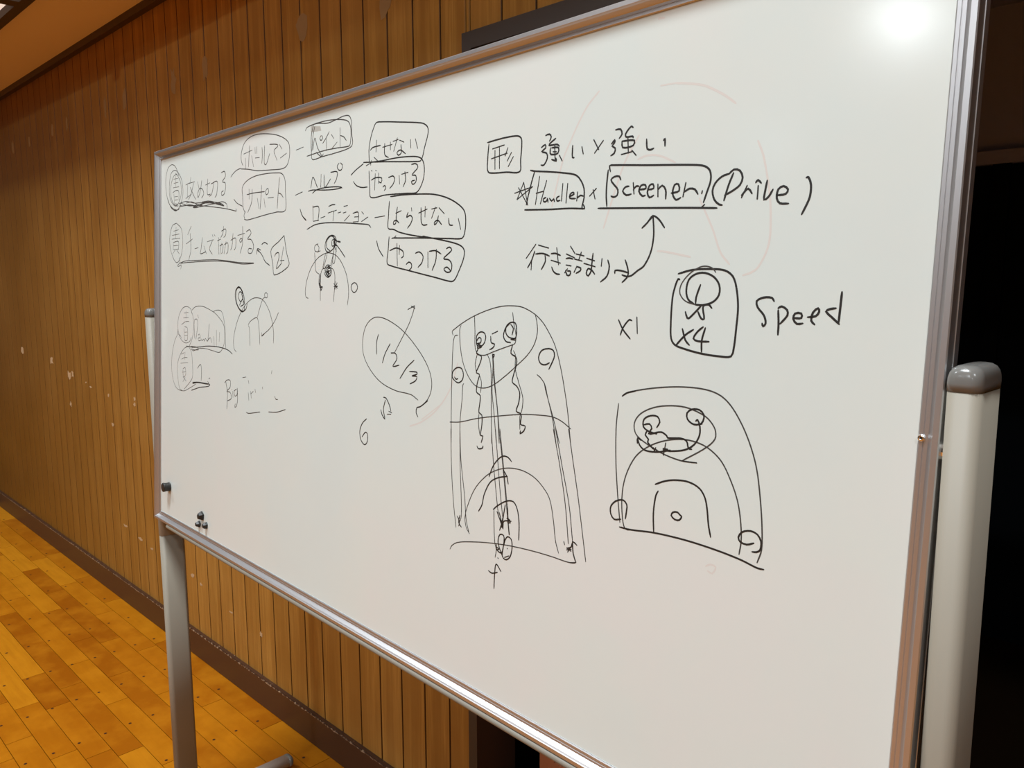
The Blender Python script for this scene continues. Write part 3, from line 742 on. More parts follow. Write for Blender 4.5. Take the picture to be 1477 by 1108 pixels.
    ('fraction_digits', None, 1.7, 'k', """60.0,57.3 55.5,44.5 56.4,25.1
93.2,44.2 79.5,26.7 73.1,12.3
95.9,29.7 108.1,29.8 112.5,21.8 102.2,9.3 119.0,12.2
157.4,22.8 138.8,9.8 122.0,-8.4
146.0,4.6 165.1,5.0 166.0,2.4 152.9,-1.7 165.5,-1.8 162.8,-7.8 148.5,-14.4
137.5,99.2 154.4,105.3
145.7,104.5 155.4,101.3
78.6,-42.5 85.7,-43.0 95.7,-53.4 100.3,-62.5
84.2,-46.3 79.5,-62.5 84.3,-77.0 75.6,-70.3 72.3,-63.4
90.2,-68.5 100.5,-67.3
94.1,-63.2 102.4,-64.6
32.0,-83.2 19.8,-92.2 12.7,-105.8 16.5,-120.5 28.1,-127.1 35.8,-120.2 35.3,-107.7 29.4,-106.0 19.9,-114.9
194.0,-35.4 176.0,-46.5 167.5,-49.3 166.4,-56.9 171.2,-62.7"""),
    ('boxed_word', 'boxed kanji beside the two large kanji', 1.9, 'k', """307.1,328.3 322.6,329.5 344.5,330.4 365.9,329.5 372.7,325.6 374.1,315.6 373.1,297.9 372.6,283.7 347.2,285.2 313.7,287.5 309.2,291.7 309.0,310.4 310.1,326.1
317.6,318.7 341.0,321.1
316.1,305.9 347.1,309.8
322.8,316.3 324.2,291.2
331.5,319.8 333.1,291.2
348.0,316.6 343.2,306.6
355.2,309.8 347.7,299.7
359.0,303.9 350.0,292.2"""),
    ('handwritten_phrase', 'two large kanji joined by a cross', 2.0, 'k', """410.0,309.6 416.5,312.3 417.5,308.3 410.8,304.3 419.6,301.5 421.2,295.3 415.6,287.3 410.6,287.8
416.5,323.5 423.0,324.3 426.4,320.5 423.6,315.7
434.3,317.8 426.1,313.7 422.7,310.7 437.1,310.1 440.9,307.6
425.8,307.4 425.7,300.8 428.3,298.8 439.0,299.3 439.8,305.7 427.8,307.1
430.5,302.0 436.5,301.3
432.9,309.4 434.8,291.3
428.7,292.8 437.2,290.2 435.8,293.7
441.6,296.5 446.8,289.1
463.1,305.8 463.6,291.5 466.4,290.9
478.1,302.3 480.8,293.7
496.4,308.3 504.8,295.9
511.2,305.6 498.6,292.6
523.6,300.1 528.5,304.2 528.3,301.1 524.8,297.5 529.6,294.6 528.5,289.1 523.5,286.8
528.8,315.3 536.0,315.1 538.5,309.3 534.7,305.0
554.2,314.5 551.1,316.2 543.6,308.6 544.8,305.3 553.9,304.9 555.0,303.2
539.0,301.3 540.5,294.1 555.6,294.6 556.8,299.9 539.0,301.3
547.3,304.2 549.1,286.8
539.0,286.4 554.0,287.8
553.9,289.4 560.3,283.2
573.8,299.3 575.5,288.4 580.4,287.0 584.2,288.1
596.8,294.9 598.5,296.9 599.1,288.6"""),
    ('star_mark', 'hand-drawn star', 1.8, 'k', """364.5,256.5 397.1,262.2
397.1,262.2 369.5,248.0
369.5,248.0 380.6,269.0
380.6,269.0 389.6,239.7
389.6,239.7 371.2,263.1"""),
    ('boxed_word', 'the word Handler in a half box', 1.9, 'k', """392.0,283.2 399.8,281.4 424.7,278.2 448.9,274.5 470.0,270.0 478.4,263.4 484.6,252.9 485.4,241.2 482.8,229.7 487.3,229.1 484.8,233.7
399.8,281.0 395.4,269.1 390.1,251.8 387.0,239.9
384.3,233.8 427.7,231.6 463.4,230.6 487.4,228.6
409.0,274.0 403.6,239.3
421.7,267.6 412.4,239.6
404.0,253.4 417.6,254.9
421.8,246.8 417.5,245.3 418.4,241.8 423.3,242.3 424.3,245.7 425.9,240.4
428.0,245.4 431.9,241.7 435.4,244.0 436.8,240.5
444.7,246.8 440.1,244.5 441.5,241.0 446.3,241.5
449.7,261.7 448.7,240.5
457.9,261.0 456.4,237.4
461.3,244.7 469.2,247.4 467.2,249.6 462.3,247.1 462.6,242.9 471.8,241.9
474.7,249.5 473.9,238.7
474.1,242.0 479.6,244.9 484.1,243.8
504.1,251.2 494.2,243.0
499.2,250.0 502.8,239.1"""),
    ('boxed_word', 'the word Screener in a wide box', 2.0, 'k', """520.8,270.8 519.7,254.8 519.8,241.9 521.5,229.1
524.3,268.8 522.6,275.4 528.4,275.6 576.8,270.6 637.6,264.6 651.6,261.7 657.9,256.5 659.5,247.0 655.9,235.1 652.3,224.5
508.3,227.7 567.8,224.2 631.5,220.3 669.0,217.6
653.8,222.2 649.6,218.8
540.3,257.8 537.6,262.0 530.4,262.2 525.8,259.1 529.9,253.9 536.6,247.0 536.0,240.6 530.9,239.1 527.0,240.5
552.7,249.6 547.7,249.2 543.9,244.8 549.3,239.9 556.3,240.6
558.4,253.0 560.3,240.3
559.0,245.1 562.7,248.7 566.7,248.4
566.9,244.5 576.6,245.2 575.4,249.2 569.6,248.9 567.0,242.9 572.3,237.1 576.2,237.6
579.7,243.5 587.2,244.4 586.0,249.1 581.3,247.9 578.9,240.4 582.2,234.8 587.8,236.7
592.6,248.5 593.6,234.7
593.1,242.4 598.4,246.5 603.4,241.5 604.1,231.6"""),
    ('handwritten_letters', None, 2.0, 'k', """610.9,237.3 621.0,238.9 619.5,246.2 614.7,245.8 612.9,236.4 617.8,229.6 623.5,231.6
629.0,246.9 626.3,232.2
626.9,236.9 634.2,240.2 640.8,238.9 644.9,233.6
650.2,236.6 649.5,233.8"""),
    ('handwritten_word', 'the word Drive in round brackets', 2.0, 'k', """681.0,251.4 672.5,249.2 665.0,243.0 662.4,235.6 665.4,226.2 671.1,221.2 675.0,220.2
685.8,251.7 681.0,240.1 676.6,224.6
680.2,250.7 685.9,255.0 692.8,253.2 696.4,246.2 693.9,239.0 685.8,233.7 677.1,229.9
702.1,237.6 696.6,226.1
696.4,228.4 703.5,234.5 708.0,229.3
714.3,236.5 714.2,223.4
711.3,239.7 713.6,242.0 717.4,238.7
723.7,240.8 722.4,232.2 721.6,222.1 726.2,224.7 730.4,231.6
734.8,225.5 744.1,226.2 746.1,230.3 741.2,233.8 736.0,231.1 735.1,222.6 738.6,217.7 747.6,216.7
763.8,239.7 765.7,240.1 768.9,232.6 768.6,221.5 764.9,212.0 761.7,205.6"""),
    ('arrow_mark', 'long curved arrow pointing up to the Screener box', 1.9, 'k', """574.3,201.6 581.5,207.5 588.2,214.3 596.6,210.0 604.8,200.6
588.6,214.2 590.8,192.3 588.0,174.2 579.7,159.4 571.7,154.5 562.5,148.6 556.1,147.8 549.4,149.6
578.2,204.7 588.3,213.4"""),
    ('handwritten_phrase', 'Japanese phrase left of the curved arrow', 1.9, 'k', """407.5,189.1 391.0,171.6
412.1,188.0 430.5,183.7
406.2,180.5 400.7,168.1 394.3,159.5
401.2,168.1 400.9,156.7
407.8,176.9 421.1,177.1 432.5,173.7
424.6,174.7 425.8,167.6 419.4,157.1
435.1,176.5 442.3,176.8 451.2,174.1
435.6,168.4 451.8,164.6
444.3,183.7 448.8,162.6
437.2,159.9 440.5,154.6 446.3,151.3 451.6,151.0
467.3,184.8 475.2,175.8
461.0,175.6 474.8,170.7
460.9,169.9 466.3,170.5 472.6,169.1
461.4,162.2 470.0,160.9
459.7,152.7 464.1,157.6
461.1,155.5 463.8,149.8 468.4,149.8 469.2,154.3 464.2,154.9
477.1,175.2 490.2,172.6
485.4,177.2 481.8,167.8
474.9,169.2 487.2,166.5
479.3,160.5 475.2,153.1
479.0,159.9 485.8,158.1 484.9,154.8 478.6,152.0
494.4,169.7 507.2,166.4
490.4,163.7 508.4,159.5
504.0,175.3 503.0,162.9 502.1,154.1 498.1,148.7 494.9,151.9 497.5,157.4 503.5,155.2 508.2,150.7
518.3,168.7 517.7,160.0
527.2,166.9 529.9,159.3 527.1,148.4 517.8,141.6
538.8,151.4 538.6,154.6 544.8,154.8 551.7,153.6 557.9,152.0
552.9,166.6 556.0,160.0 558.4,151.4 556.3,146.1 550.1,141.1"""),
    ('boxed_word', 'the number 1 ringed twice over vs and x4 in a tall box', 2.0, 'k', """626.3,150.4 644.1,154.4 665.8,155.1 682.8,153.5 692.5,147.6 697.4,136.8 700.9,117.0 700.5,95.3 699.1,73.3 696.6,65.8 683.1,64.9 661.5,66.3 641.2,69.7 627.2,73.7 622.1,80.2 620.5,95.7 620.7,124.8 623.7,138.3 626.7,145.0 628.6,144.1
648.9,118.1 640.7,123.2 637.8,132.7 640.3,144.1 648.8,150.1 659.6,151.1 670.7,146.8 677.6,138.5 678.0,128.4 671.5,121.0 659.9,117.5 650.0,117.7
655.1,138.8 650.6,125.3 650.4,118.7
638.3,109.8 641.1,103.2 643.7,103.3 657.8,116.9
670.5,114.4 666.4,118.1 660.0,116.4 660.5,110.4 662.1,103.0 658.8,102.9 653.9,110.3
635.8,91.5 640.5,79.3 645.8,74.4
649.8,91.2 640.1,85.0 628.4,72.8
661.6,94.5 655.4,89.6 650.4,81.7 656.2,79.2 669.7,79.4
664.3,93.7 660.9,80.4 661.4,68.1"""),
    ('ring_stroke', None, 1.3, 'g', """650.0,117.7 637.5,121.2 630.1,128.8 630.6,138.3 639.9,149.7 652.7,157.1 661.3,158.0 669.0,155.5 672.5,151.4"""),
    ('handwritten_letters', 'x1 left of the tall box', 1.8, 'k', """547.8,98.0 555.1,87.0 566.1,76.9
567.2,97.7 563.3,98.6 554.9,89.0 551.6,80.6
574.0,102.0 575.8,83.5"""),
    ('handwritten_word', 'the word Speed at the right', 2.0, 'k', """740.1,122.8 737.4,126.2 728.8,126.4 721.3,122.8 722.8,116.6 730.1,108.9 732.6,101.0 730.0,97.9 728.8,100.9
744.9,114.6 746.3,100.7 746.4,90.3
744.7,116.3 748.3,118.1 754.1,114.8 754.9,109.7 747.8,101.1
761.1,107.3 769.2,107.6 768.8,111.8 762.5,111.6 761.1,106.4 765.1,101.8 771.0,102.5
775.3,108.6 783.1,109.7 786.2,114.0 785.1,117.3 780.2,113.0 779.1,105.4 782.8,101.8
806.1,103.1 798.5,109.4 792.7,114.5 796.3,116.7 802.1,117.7
806.4,132.8 805.9,117.8 805.4,103.9"""),
    ('court_diagram', 'large half-court diagram at the lower right, thin lines', 1.4, 'd', """559.2,10.2 565.5,14.5 588.3,20.9 617.6,26.3 643.4,29.0 668.3,28.9 686.1,25.0 699.5,16.0 713.3,-1.0 725.0,-21.7 733.8,-44.4 739.9,-72.9 744.1,-101.7 745.4,-125.6 741.6,-139.7
554.5,1.2 552.8,-26.3 554.9,-64.7 559.5,-100.5 565.8,-137.7
581.6,-143.1 573.7,-143.3 568.7,-128.8 566.9,-103.4 570.7,-81.2 582.3,-58.0 597.9,-44.1 619.5,-33.6 642.9,-28.1 661.3,-28.4 677.3,-32.8 693.3,-43.7 705.2,-60.8 715.2,-81.6 720.5,-103.3 722.4,-121.9 721.0,-136.5
645.7,-51.3 672.9,-33.5 684.2,-22.1 684.1,-12.5 677.3,-3.8 668.1,1.8 647.3,7.1 626.2,6.7 604.7,2.2 586.5,-7.2 578.8,-18.6 581.7,-30.8 597.6,-39.9 620.5,-47.7 644.6,-51.5 664.1,-50.6"""),
    ('court_markings', None, 1.8, 'k', """565.6,-143.2 581.6,-142.7 614.6,-138.6 655.4,-137.1 693.9,-138.5 723.8,-141.5 742.4,-145.1 749.4,-144.7
559.2,10.2 565.5,14.5 578.3,18.3
646.9,-51.5 664.1,-50.6
609.9,-19.7 613.6,-13.1 610.3,-7.4 600.4,-7.6 591.9,-12.8 591.7,-21.1 599.1,-25.3 610.4,-26.8
592.4,-18.9 599.8,-16.9 603.3,-21.6 599.3,-28.3 616.3,-23.9 623.8,-26.9 625.2,-29.1 642.8,-27.2 649.9,-29.1 652.8,-36.6 656.9,-36.9
597.8,-24.4 594.9,-30.0 599.7,-34.5 598.7,-37.7 604.0,-42.1 607.9,-44.6
667.7,-8.0 657.7,-9.9 649.4,-5.4 648.2,1.3 654.3,6.0 663.3,6.5 669.2,1.9 668.6,-4.9 665.5,-8.8
659.7,-6.1 661.8,-4.2 665.2,-11.2 665.3,-21.0 659.3,-31.7 648.3,-38.9 629.8,-43.2 620.1,-43.3
623.2,-35.1 621.0,-49.2
620.0,-41.7 626.1,-41.7
584.6,-35.6 587.6,-42.5 595.6,-47.5 613.0,-46.8 629.7,-42.2
584.5,-41.3 584.5,-35.0 589.3,-37.0
605.4,-43.9 612.4,-44.9
607.3,-42.8 609.6,-47.0
610.3,-42.4 608.1,-46.4
612.4,-83.6 625.0,-77.6 639.1,-73.9 655.4,-72.9 669.4,-77.2 676.7,-85.6 680.2,-96.6 683.2,-113.6 686.8,-126.5
616.9,-90.4 614.1,-96.1 612.2,-115.2 614.0,-137.7
647.7,-111.6 644.0,-108.8 638.1,-110.0 636.0,-114.1 641.1,-117.5 646.9,-116.8 649.4,-112.2 646.5,-110.8
566.9,-133.6 557.0,-135.8 551.7,-130.4 551.1,-121.8 558.2,-113.8 568.8,-110.5 574.4,-114.7 574.4,-123.3 573.4,-131.7
736.6,-120.7 728.7,-124.1 721.4,-123.0 719.0,-118.8 722.7,-112.6 731.7,-109.2 739.9,-111.1 744.3,-117.4 744.0,-125.9 740.2,-129.1 735.3,-130.0"""),
    ('court_diagram', 'full-court diagram in the middle, upper half', 1.2, 'd', """248.4,65.4 246.0,70.4 253.2,75.4 270.1,84.5 293.6,94.5 321.8,103.4 345.3,108.5 365.7,110.1 388.2,108.6 410.4,100.7 425.1,91.2 437.4,78.4 449.9,60.9 460.5,35.4 468.9,8.2 476.2,-20.5 482.9,-56.5
259.0,65.8 252.3,64.5 249.1,52.6 248.7,5.2 250.0,-42.4 252.4,-91.0
265.4,80.2 262.6,74.0 265.8,48.0 273.3,26.1 285.8,8.5 300.5,-2.2 317.2,-4.2 335.8,1.2 358.6,14.9 382.9,32.7 401.6,47.8 412.7,62.1 417.2,77.5 415.8,89.2 412.1,100.0
293.6,94.5 295.6,73.6 297.5,49.9 303.5,42.1 317.3,41.2 333.2,46.4 351.2,52.3 375.0,59.6
323.5,42.2 329.1,33.9 333.0,12.6 335.6,-32.2 339.0,-78.1
333.3,44.1 335.6,27.2 335.6,-5.1 342.2,-40.5 348.3,-76.7
334.7,43.3 340.9,4.4 348.2,-30.7 356.1,-75.5
334.0,41.4 337.7,13.1 347.7,-30.8 354.0,-75.8
275.7,-1.7 273.6,-4.8 273.2,-24.5 270.6,-55.1 271.8,-88.1
419.9,23.3 427.2,19.3 434.7,11.5 440.2,-3.0 451.2,-31.9 458.7,-60.1
433.4,13.9 436.3,5.0 450.9,-26.9 464.3,-59.3
248.0,-60.5 269.2,-57.7 308.6,-47.4 351.3,-38.8 396.6,-31.1 425.5,-28.4 451.0,-27.7 467.0,-31.5 482.4,-38.8
302.2,41.1 298.8,28.0 302.3,15.4
307.9,14.1 313.2,3.6 312.1,-11.1
310.5,-40.7 310.5,-55.5 314.0,-69.8
374.3,51.2 378.3,46.2 379.5,27.2 386.7,10.4 395.8,-9.5 395.1,-25.2 391.9,-34.3 392.9,-51.6
370.0,101.3 373.4,85.8 378.0,72.2 377.4,61.8 373.8,59.0"""),
    ('player_marks', None, 1.7, 'k', """299.8,59.2 299.4,66.5 306.0,72.3 314.2,72.3 318.5,67.5 316.3,58.3 309.8,53.4 301.5,53.8 299.8,59.2 305.0,65.0 309.2,63.4 308.2,57.9 301.3,56.6
301.3,56.6 311.2,52.6 301.7,50.2 304.1,55.8
342.5,75.4 331.2,71.1
328.7,68.0 330.3,59.1 337.3,57.7 334.1,52.5 327.6,49.6
377.1,66.9 365.7,68.1 359.0,73.0 358.5,81.7 365.8,87.6 375.8,87.6 378.8,79.1 377.7,68.7 369.6,65.2
367.2,85.6 372.5,80.6 370.5,71.8
365.8,87.2 357.3,79.9 354.1,69.2 359.6,62.5 368.6,61.6
304.5,50.4 300.7,42.8 311.4,39.0 308.4,28.8 301.7,15.8 308.4,14.1 304.5,1.0 303.8,-11.1 311.8,-15.2 311.5,-25.9 310.4,-38.9 316.6,-41.8 317.4,-56.4 315.5,-70.5 320.4,-70.7 317.4,-80.4
372.5,58.9 369.9,47.4 379.8,42.8 381.5,34.3 376.2,18.2 374.8,9.3 383.3,4.9 389.5,-3.2 388.4,-17.2 384.5,-28.2 394.2,-31.4 393.8,-44.5 402.5,-45.9 400.4,-52.3 393.3,-57.1 394.3,-53.1
334.7,43.3 337.3,43.5 335.7,38.9 333.8,44.1
368.4,65.6 377.9,64.9
255.8,0.2 249.6,5.3 250.6,13.0 259.2,19.4 269.4,19.2 274.2,11.2 271.8,2.6 263.3,-2.0 255.8,0.2
254.6,5.7 258.6,2.7 262.3,4.2
441.0,40.1 433.1,36.9 424.8,38.4 421.3,45.7 426.2,54.5 438.7,57.8 446.8,55.8 449.0,49.3 445.5,40.8 440.3,31.8
293.7,93.6 294.4,86.3
433.4,13.9 437.5,3.4
248.0,-60.5 251.6,-60.0"""),
    ('court_diagram', 'full-court diagram in the middle, lower half', 1.2, 'd', """478.6,-39.3 488.0,-76.3 499.6,-121.1 509.8,-165.8 517.0,-197.8
250.6,-70.4 255.0,-125.9 262.1,-175.5 269.9,-211.6
337.4,-58.6 343.5,-100.2 354.4,-156.6 358.5,-174.5
345.6,-57.4 352.5,-98.7 359.4,-138.9 367.7,-178.7
352.5,-56.5 361.4,-97.3 370.0,-141.0 380.6,-196.4
354.5,-56.2 364.3,-105.0 375.5,-160.5
270.8,-67.7 274.5,-122.6 280.1,-176.2 280.2,-196.0 277.1,-201.1
270.8,-67.7 275.5,-111.5 286.7,-163.9 291.8,-195.6 299.4,-213.9
452.8,-42.8 467.4,-89.3 479.2,-134.8 487.4,-182.6
456.7,-42.3 471.2,-88.6 485.4,-133.5 494.0,-177.2
300.0,-213.8 292.4,-206.4 288.9,-191.8 295.3,-170.9 308.6,-146.6 329.6,-125.7 350.4,-113.6 373.8,-106.4 399.6,-105.0 422.2,-109.9 439.1,-119.6 451.9,-132.7 460.1,-158.1 465.6,-184.1 471.8,-198.5
349.0,-168.2 349.8,-182.7 353.2,-213.5 356.8,-223.1 355.0,-234.1
258.0,-246.8 262.2,-240.2 275.4,-232.4 309.7,-223.4 347.2,-216.0 385.9,-210.6 428.2,-207.1 460.5,-205.9 486.3,-205.9 498.8,-204.2 501.6,-201.9"""),
    ('player_marks', None, 1.7, 'k', """336.4,-124.9 344.0,-108.5 355.4,-96.2 364.1,-91.7 373.0,-92.3 379.6,-96.7
317.4,-177.4 324.1,-167.0 327.9,-151.4 339.2,-132.3 354.0,-123.4 373.0,-117.8
364.6,-110.7 371.6,-118.1 375.1,-128.1
347.5,-168.5 356.2,-161.4 373.5,-151.6 386.6,-150.0 394.3,-158.5 398.8,-175.8 399.6,-199.1
355.2,-170.0 361.8,-180.0 368.5,-191.0 359.7,-170.0
361.8,-194.6 365.1,-185.5 367.5,-174.6
365.4,-189.6 368.7,-170.2 370.9,-157.3
368.5,-191.0 369.3,-180.4 383.9,-177.1
374.9,-175.0 380.9,-175.8 376.7,-179.8 382.6,-179.5 377.9,-175.4
375.4,-158.4 378.2,-180.5 381.2,-196.3
370.8,-230.0 364.2,-221.2 359.6,-209.8 363.0,-200.0 370.5,-199.9 371.1,-211.2 367.4,-224.6 358.3,-222.7 356.3,-214.8
371.0,-209.1 377.9,-199.6 385.3,-201.5 387.5,-213.3 383.9,-226.6 375.4,-232.0 369.2,-228.4 370.0,-217.7 373.7,-204.3
356.5,-219.0 362.7,-220.6 356.8,-223.1
373.7,-229.3 382.3,-225.0
360.4,-233.3 361.7,-233.9
377.9,-215.7 378.9,-216.1
494.0,-177.2 496.0,-191.9 501.2,-203.0
355.4,-278.1 355.6,-255.1 357.9,-242.8 368.1,-250.7
342.7,-256.1 349.6,-257.8 361.0,-253.6
479.7,-181.6 481.2,-185.1
485.2,-188.9 492.5,-185.2 494.6,-178.0 501.7,-181.0
485.2,-188.0 492.4,-190.9
491.4,-186.4 486.8,-193.3
484.9,-190.9 492.8,-188.5
271.7,-194.5 277.1,-201.1 275.8,-208.0
277.6,-192.1 275.5,-203.6 281.8,-208.4
309.0,-86.4 311.8,-89.6 320.5,-87.6 321.6,-84.5
491.4,-205.6 500.7,-203.1"""),
    ('erased_red_strokes', 'faint red strokes left from wiped-off drawing', 2.2, 'p', """589.0,354.4 608.5,353.7
608.5,353.7 627.7,349.8 644.1,345.1 655.8,339.3 670.7,330.3 683.2,320.8
501.1,363.4 484.0,348.9 471.7,332.2 459.4,311.7 448.3,290.6 432.8,234.9
563.1,304.9 546.3,280.0 533.4,248.5 518.2,204.3
580.8,426.3 582.6,426.7 588.8,425.7"""),
    ('erased_red_strokes', None, 2.0, 'p', """710.6,280.6 717.4,266.0 721.8,251.1
721.8,251.1 726.4,231.9 729.9,207.0 729.8,177.9 720.1,156.1 710.7,150.2 704.1,148.7
647.1,229.1 665.9,195.4 676.5,172.0 687.9,159.5
597.0,175.6 607.1,174.6 640.4,168.1
563.1,278.4 575.3,281.2 591.7,279.4 614.0,269.7
704.1,148.3 711.5,150.2"""),
    ('erased_red_strokes', None, 2.2, 'p', """260.8,26.0 246.0,-12.2 216.3,-46.3 180.9,-68.8 151.0,-79.7
180.7,-65.4 229.8,-34.8"""),
    ('erased_red_strokes', None, 1.8, 'p', """683.2,-159.0 688.5,-155.6 695.2,-156.8 691.4,-164.7 685.8,-163.3"""),
]
def catmull(P, step=4.0):
    if len(P) < 3: return P
    out = [P[0]]
    for i in range(len(P) - 1):
        p1, p2 = P[i], P[i + 1]; p0 = P[i - 1] if i else p1; p3 = P[i + 2] if i + 2 < len(P) else p2
        d1 = (p1 - p0).length or 1; d2 = (p2 - p1).length or 1; d3 = (p3 - p2).length or 1
        # centripetal-style tangents keep the curve tight on uneven spacing
        m1 = (p2 - p0) * (d2 / (d1 + d2)) if i else (p2 - p1)
        m2 = (p3 - p1) * (d2 / (d2 + d3)) if i + 2 < len(P) else (p2 - p1)
        n = max(2, min(14, int(d2 / step) + 1))
        for k in range(1, n + 1):
            s = k / n; s2, s3 = s * s, s * s * s
            out.append(p1 * (2 * s3 - 3 * s2 + 1) + m1 * (s3 - 2 * s2 + s) + p2 * (3 * s2 - 2 * s3) + m2 * (s3 - s2))
    return out
hgt = 0.00004
def clusters(txt, gap):
    """strokes that touch or nearly touch stay one drawing; far-apart ones become drawings of their own"""
    L = [[tuple(float(x) for x in q.split(',')) for q in ln.split()] for ln in txt.split('\n')]
    D = []
    for P in L:
        Q = []
        for a, b_ in zip(P, P[1:]):
            n = max(1, int(math.dist(a, b_) / 5)); Q += [(a[0] + (b_[0] - a[0]) * i / n, a[1] + (b_[1] - a[1]) * i / n) for i in range(n)]
        D.append(Q + [P[-1]])
    idx = list(range(len(L)))
    for i in range(len(L)):
        for j in range(i):
            if idx[i] != idx[j] and min(math.dist(p, q) for p in D[i] for q in D[j]) < gap:
                o_, n_ = idx[i], idx[j]; idx = [n_ if k == o_ else k for k in idx]
    lines = txt.split('\n'); res = {}
    for k, ln in zip(idx, lines): res.setdefault(k, []).append(ln)
    return ['\n'.join(v) for v in res.values()]
JOBS = []
SING = {'player_marks': 'player_mark', 'scribbled_marks': 'scribbled_mark', 'fraction_digits': 'handwritten_digit', 'court_markings': 'court_marking', 'bracket_strokes': 'bracket_stroke', 'erased_red_strokes': 'erased_red_stroke', 'handwritten_letters': 'handwritten_letter', 'scribbled_underline': 'scribbled_underline'}
for name, label, wd, ink, txt in INK:
    if name in SING:
        parts = clusters(txt, 10.0)
        for q in parts: JOBS.append((SING[name], label, wd, ink, q))
    else: JOBS.append((name, label, wd, ink, txt))
JOBS.sort(key=lambda j: j[3] != 'p')
for name, label, wd, ink, txt in JOBS:
    bm = bmesh.new()
    for ln in txt.split('\n'):
        P = [V((float(a), float(b_))) for a, b_ in (q.split(',') for q in ln.split())]
        P = catmull(P); hw = wd * 0.57; hgt += 0.0000002
        n = len(P); L = []; R = []
        # extend the ends by a round tip
        for i, p in enumerate(P):
            d = (P[min(i + 1, n - 1)] - P[max(i - 1, 0)]); d = d.normalized() if d.length > 1e-6 else V((1, 0))
            q = V((-d.y, d.x)); e = hw * (1.0 if 0 < i < n - 1 else 0.72)
            L.append(p + q * e); R.append(p - q * e)
            if i == 0: t0 = p - d * hw * 0.8
            if i == n - 1: t1 = p + d * hw * 0.8
        mk = lambda p: bm.verts.new(B(p.x / 1000, p.y / 1000, hgt))
        lv = [mk(p) for p in L]; rv = [mk(p) for p in R]
        for i in range(n - 1): bm.faces.new((rv[i], rv[i + 1], lv[i + 1], lv[i]))
        a = mk(t0); bm.faces.new((a, rv[0], lv[0])); a = mk(t1); bm.faces.new((a, lv[-1], rv[-1]))
    obj(name, bm, M[ink], panel, smooth='flat', label=label)

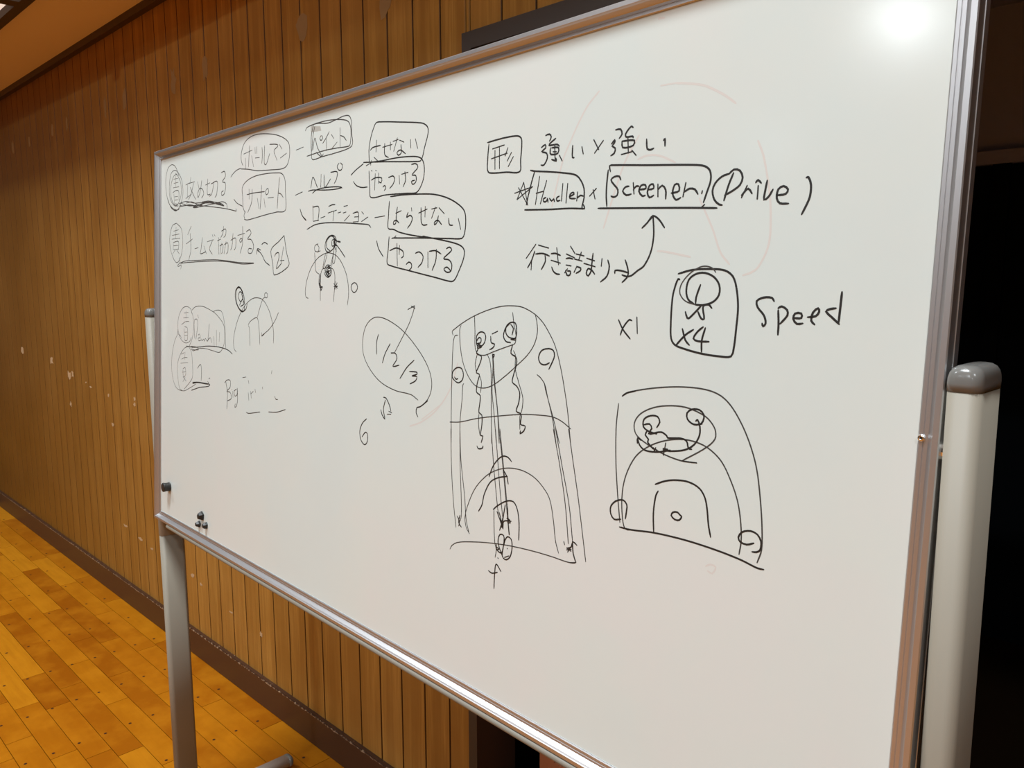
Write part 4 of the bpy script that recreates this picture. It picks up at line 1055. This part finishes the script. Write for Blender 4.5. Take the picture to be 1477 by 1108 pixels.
# stand
PX = WI / 2 + 0.020 + 0.004 + 0.0135
def S(a, c, z): return V((C0.x, C0.y, 0)) + U * a + N * c + V((0, 0, z))
PC = -0.009
def oval_ring(a0, c0, z, w_, d_, k_=6): return [S(a0 + x, c0 + y, z) for x, y in oval(w_, d_, k_)]
for sd in (-1, 1):
    a0 = sd * PX
    bm = bmesh.new(); ring_loft(bm, [oval_ring(a0, PC, z, 0.0255, 0.0585) for z in (0.030, 0.8)])
    obj('post', bm, M['post'], wb, S(a0, PC, 0.03), smooth=True)
    bm = bmesh.new(); ring_loft(bm, [oval_ring(a0, PC, z, w_, d_) for z, w_, d_ in ((0.797, .026, .059), (0.798, .027, .060), (1.3590, .027, .060))])
    sl = obj('post_sleeve', bm, M['post'], wb, S(a0, PC, 0.797), smooth=True)
    bm = bmesh.new()
    ring_loft(bm, [oval_ring(a0, PC, z, w_, d_) for z, w_, d_ in ((1.3585, .0276, .0606), (1.3650, .0280, .0610), (1.3695, .0275, .0605), (1.3738, .0256, .0586), (1.3772, .0216, .0546), (1.3792, .0150, .0480), (1.3798, .0080, .0410))])
    obj('post_cap', bm, M['cap'], wb, S(a0, PC, 1.3585), smooth=True, label='glossy grey plastic cap')
    # pivot bolt between post and frame
    bm = disc_stack(lambda x, y, h: S(sd * (WI / 2 + 0.0195 + h), x - 0.002, C0.z + y), [(0.009, 0), (0.009, 0.0115)], 16)
    obj('pivot_bolt', bm, M['steel'], wb)
    # foot
    bm = bmesh.new(); fr = []
    for c in (-0.302, 0.302):
        fr.append([S(a0 + 0.020 * math.copysign(abs(math.cos(q)) ** 0.75, math.cos(q)), c, 0.026 + 0.0155 * math.copysign(abs(math.sin(q)) ** 0.75, math.sin(q))) for q in [2 * math.pi * i / 24 for i in range(24)]])
    ring_loft(bm, fr); ft = obj('foot', bm, M['foot'], wb, S(a0, 0, 0), smooth=True)
    for e in (-1, 1):
        bm = bmesh.new(); fr = []
        for c, k_ in ((0.3015, 1.03), (0.309, 1.03), (0.313, 0.93), (0.3155, 0.7)):
            fr.append([S(a0 + 0.020 * k_ * math.copysign(abs(math.cos(q)) ** 0.75, math.cos(q)), e * c, 0.026 + 0.0155 * k_ * math.copysign(abs(math.sin(q)) ** 0.75, math.sin(q))) for q in [2 * math.pi * i / 24 for i in range(24)]])
        ring_loft(bm, fr); obj('end_cap', bm, M['cap'], ft, smooth=True)
        obj('foot_pad', disc_stack(lambda x, y, h: S(a0 + x, e * 0.26 + y, h), [(0.014, 0.0), (0.014, 0.012)], 16), M['rubber'], ft)
bm = bmesh.new(); box(bm, S, -PX, PX, -0.012, 0.012, 0.06, 0.095, 0.004)
obj('crossbar', bm, M['post'], wb)

# ------------------------------------------------------------------ magnets on the panel
def magnet(name, a, b, rings, seg, label, rot=0.0, sx=1.0, sy=1.0, lean=(0, 0), cat='magnet', group=None):
    bm = bmesh.new(); R = []
    for r, h in rings:
        ring = []
        for i in range(seg):
            q = 2 * math.pi * i / seg + rot
            ring.append(B(a / 1000 + (r * math.cos(q) * sx + lean[0] * h), b / 1000 + (r * math.sin(q) * sy + lean[1] * h), 0.0004 + h))
        R.append(ring)
    ring_loft(bm, R)
    o = obj(name, bm, M['rubber'], None, B(a / 1000, b / 1000, 0.0004), smooth=(seg > 12)); tag(o, label, cat, None, group); return o
mg = magnet('round_magnet', -826.5, -361, [(0.0105, 0), (0.0112, 0.001), (0.0108, 0.004), (0.0103, 0.009), (0.0112, 0.0135), (0.0112, 0.0155), (0.0102, 0.0166), (0.006, 0.0168)], 28,
            'black round knob magnet by the left edge of the whiteboard')
magnet('chunk_magnet', -628, -391, [(0.0105, 0), (0.0100, 0.004), (0.0072, 0.0095), (0.004, 0.011)], 5, 'largest, topmost of the three small black chunk magnets at the lower left of the whiteboard', rot=1.7, sy=1.05)
magnet('chunk_magnet', -643, -413, [(0.0075, 0), (0.0070, 0.004), (0.0045, 0.009), (0.002, 0.010)], 5, 'lower left of the three small black chunks, closest to the frame', rot=1.5, sy=1.1)
magnet('chunk_magnet', -605, -408, [(0.0078, 0), (0.0072, 0.004), (0.0045, 0.0085), (0.002, 0.0095)], 6, 'lower right of the three small black chunks on the whiteboard', rot=1.4, sy=1.1)
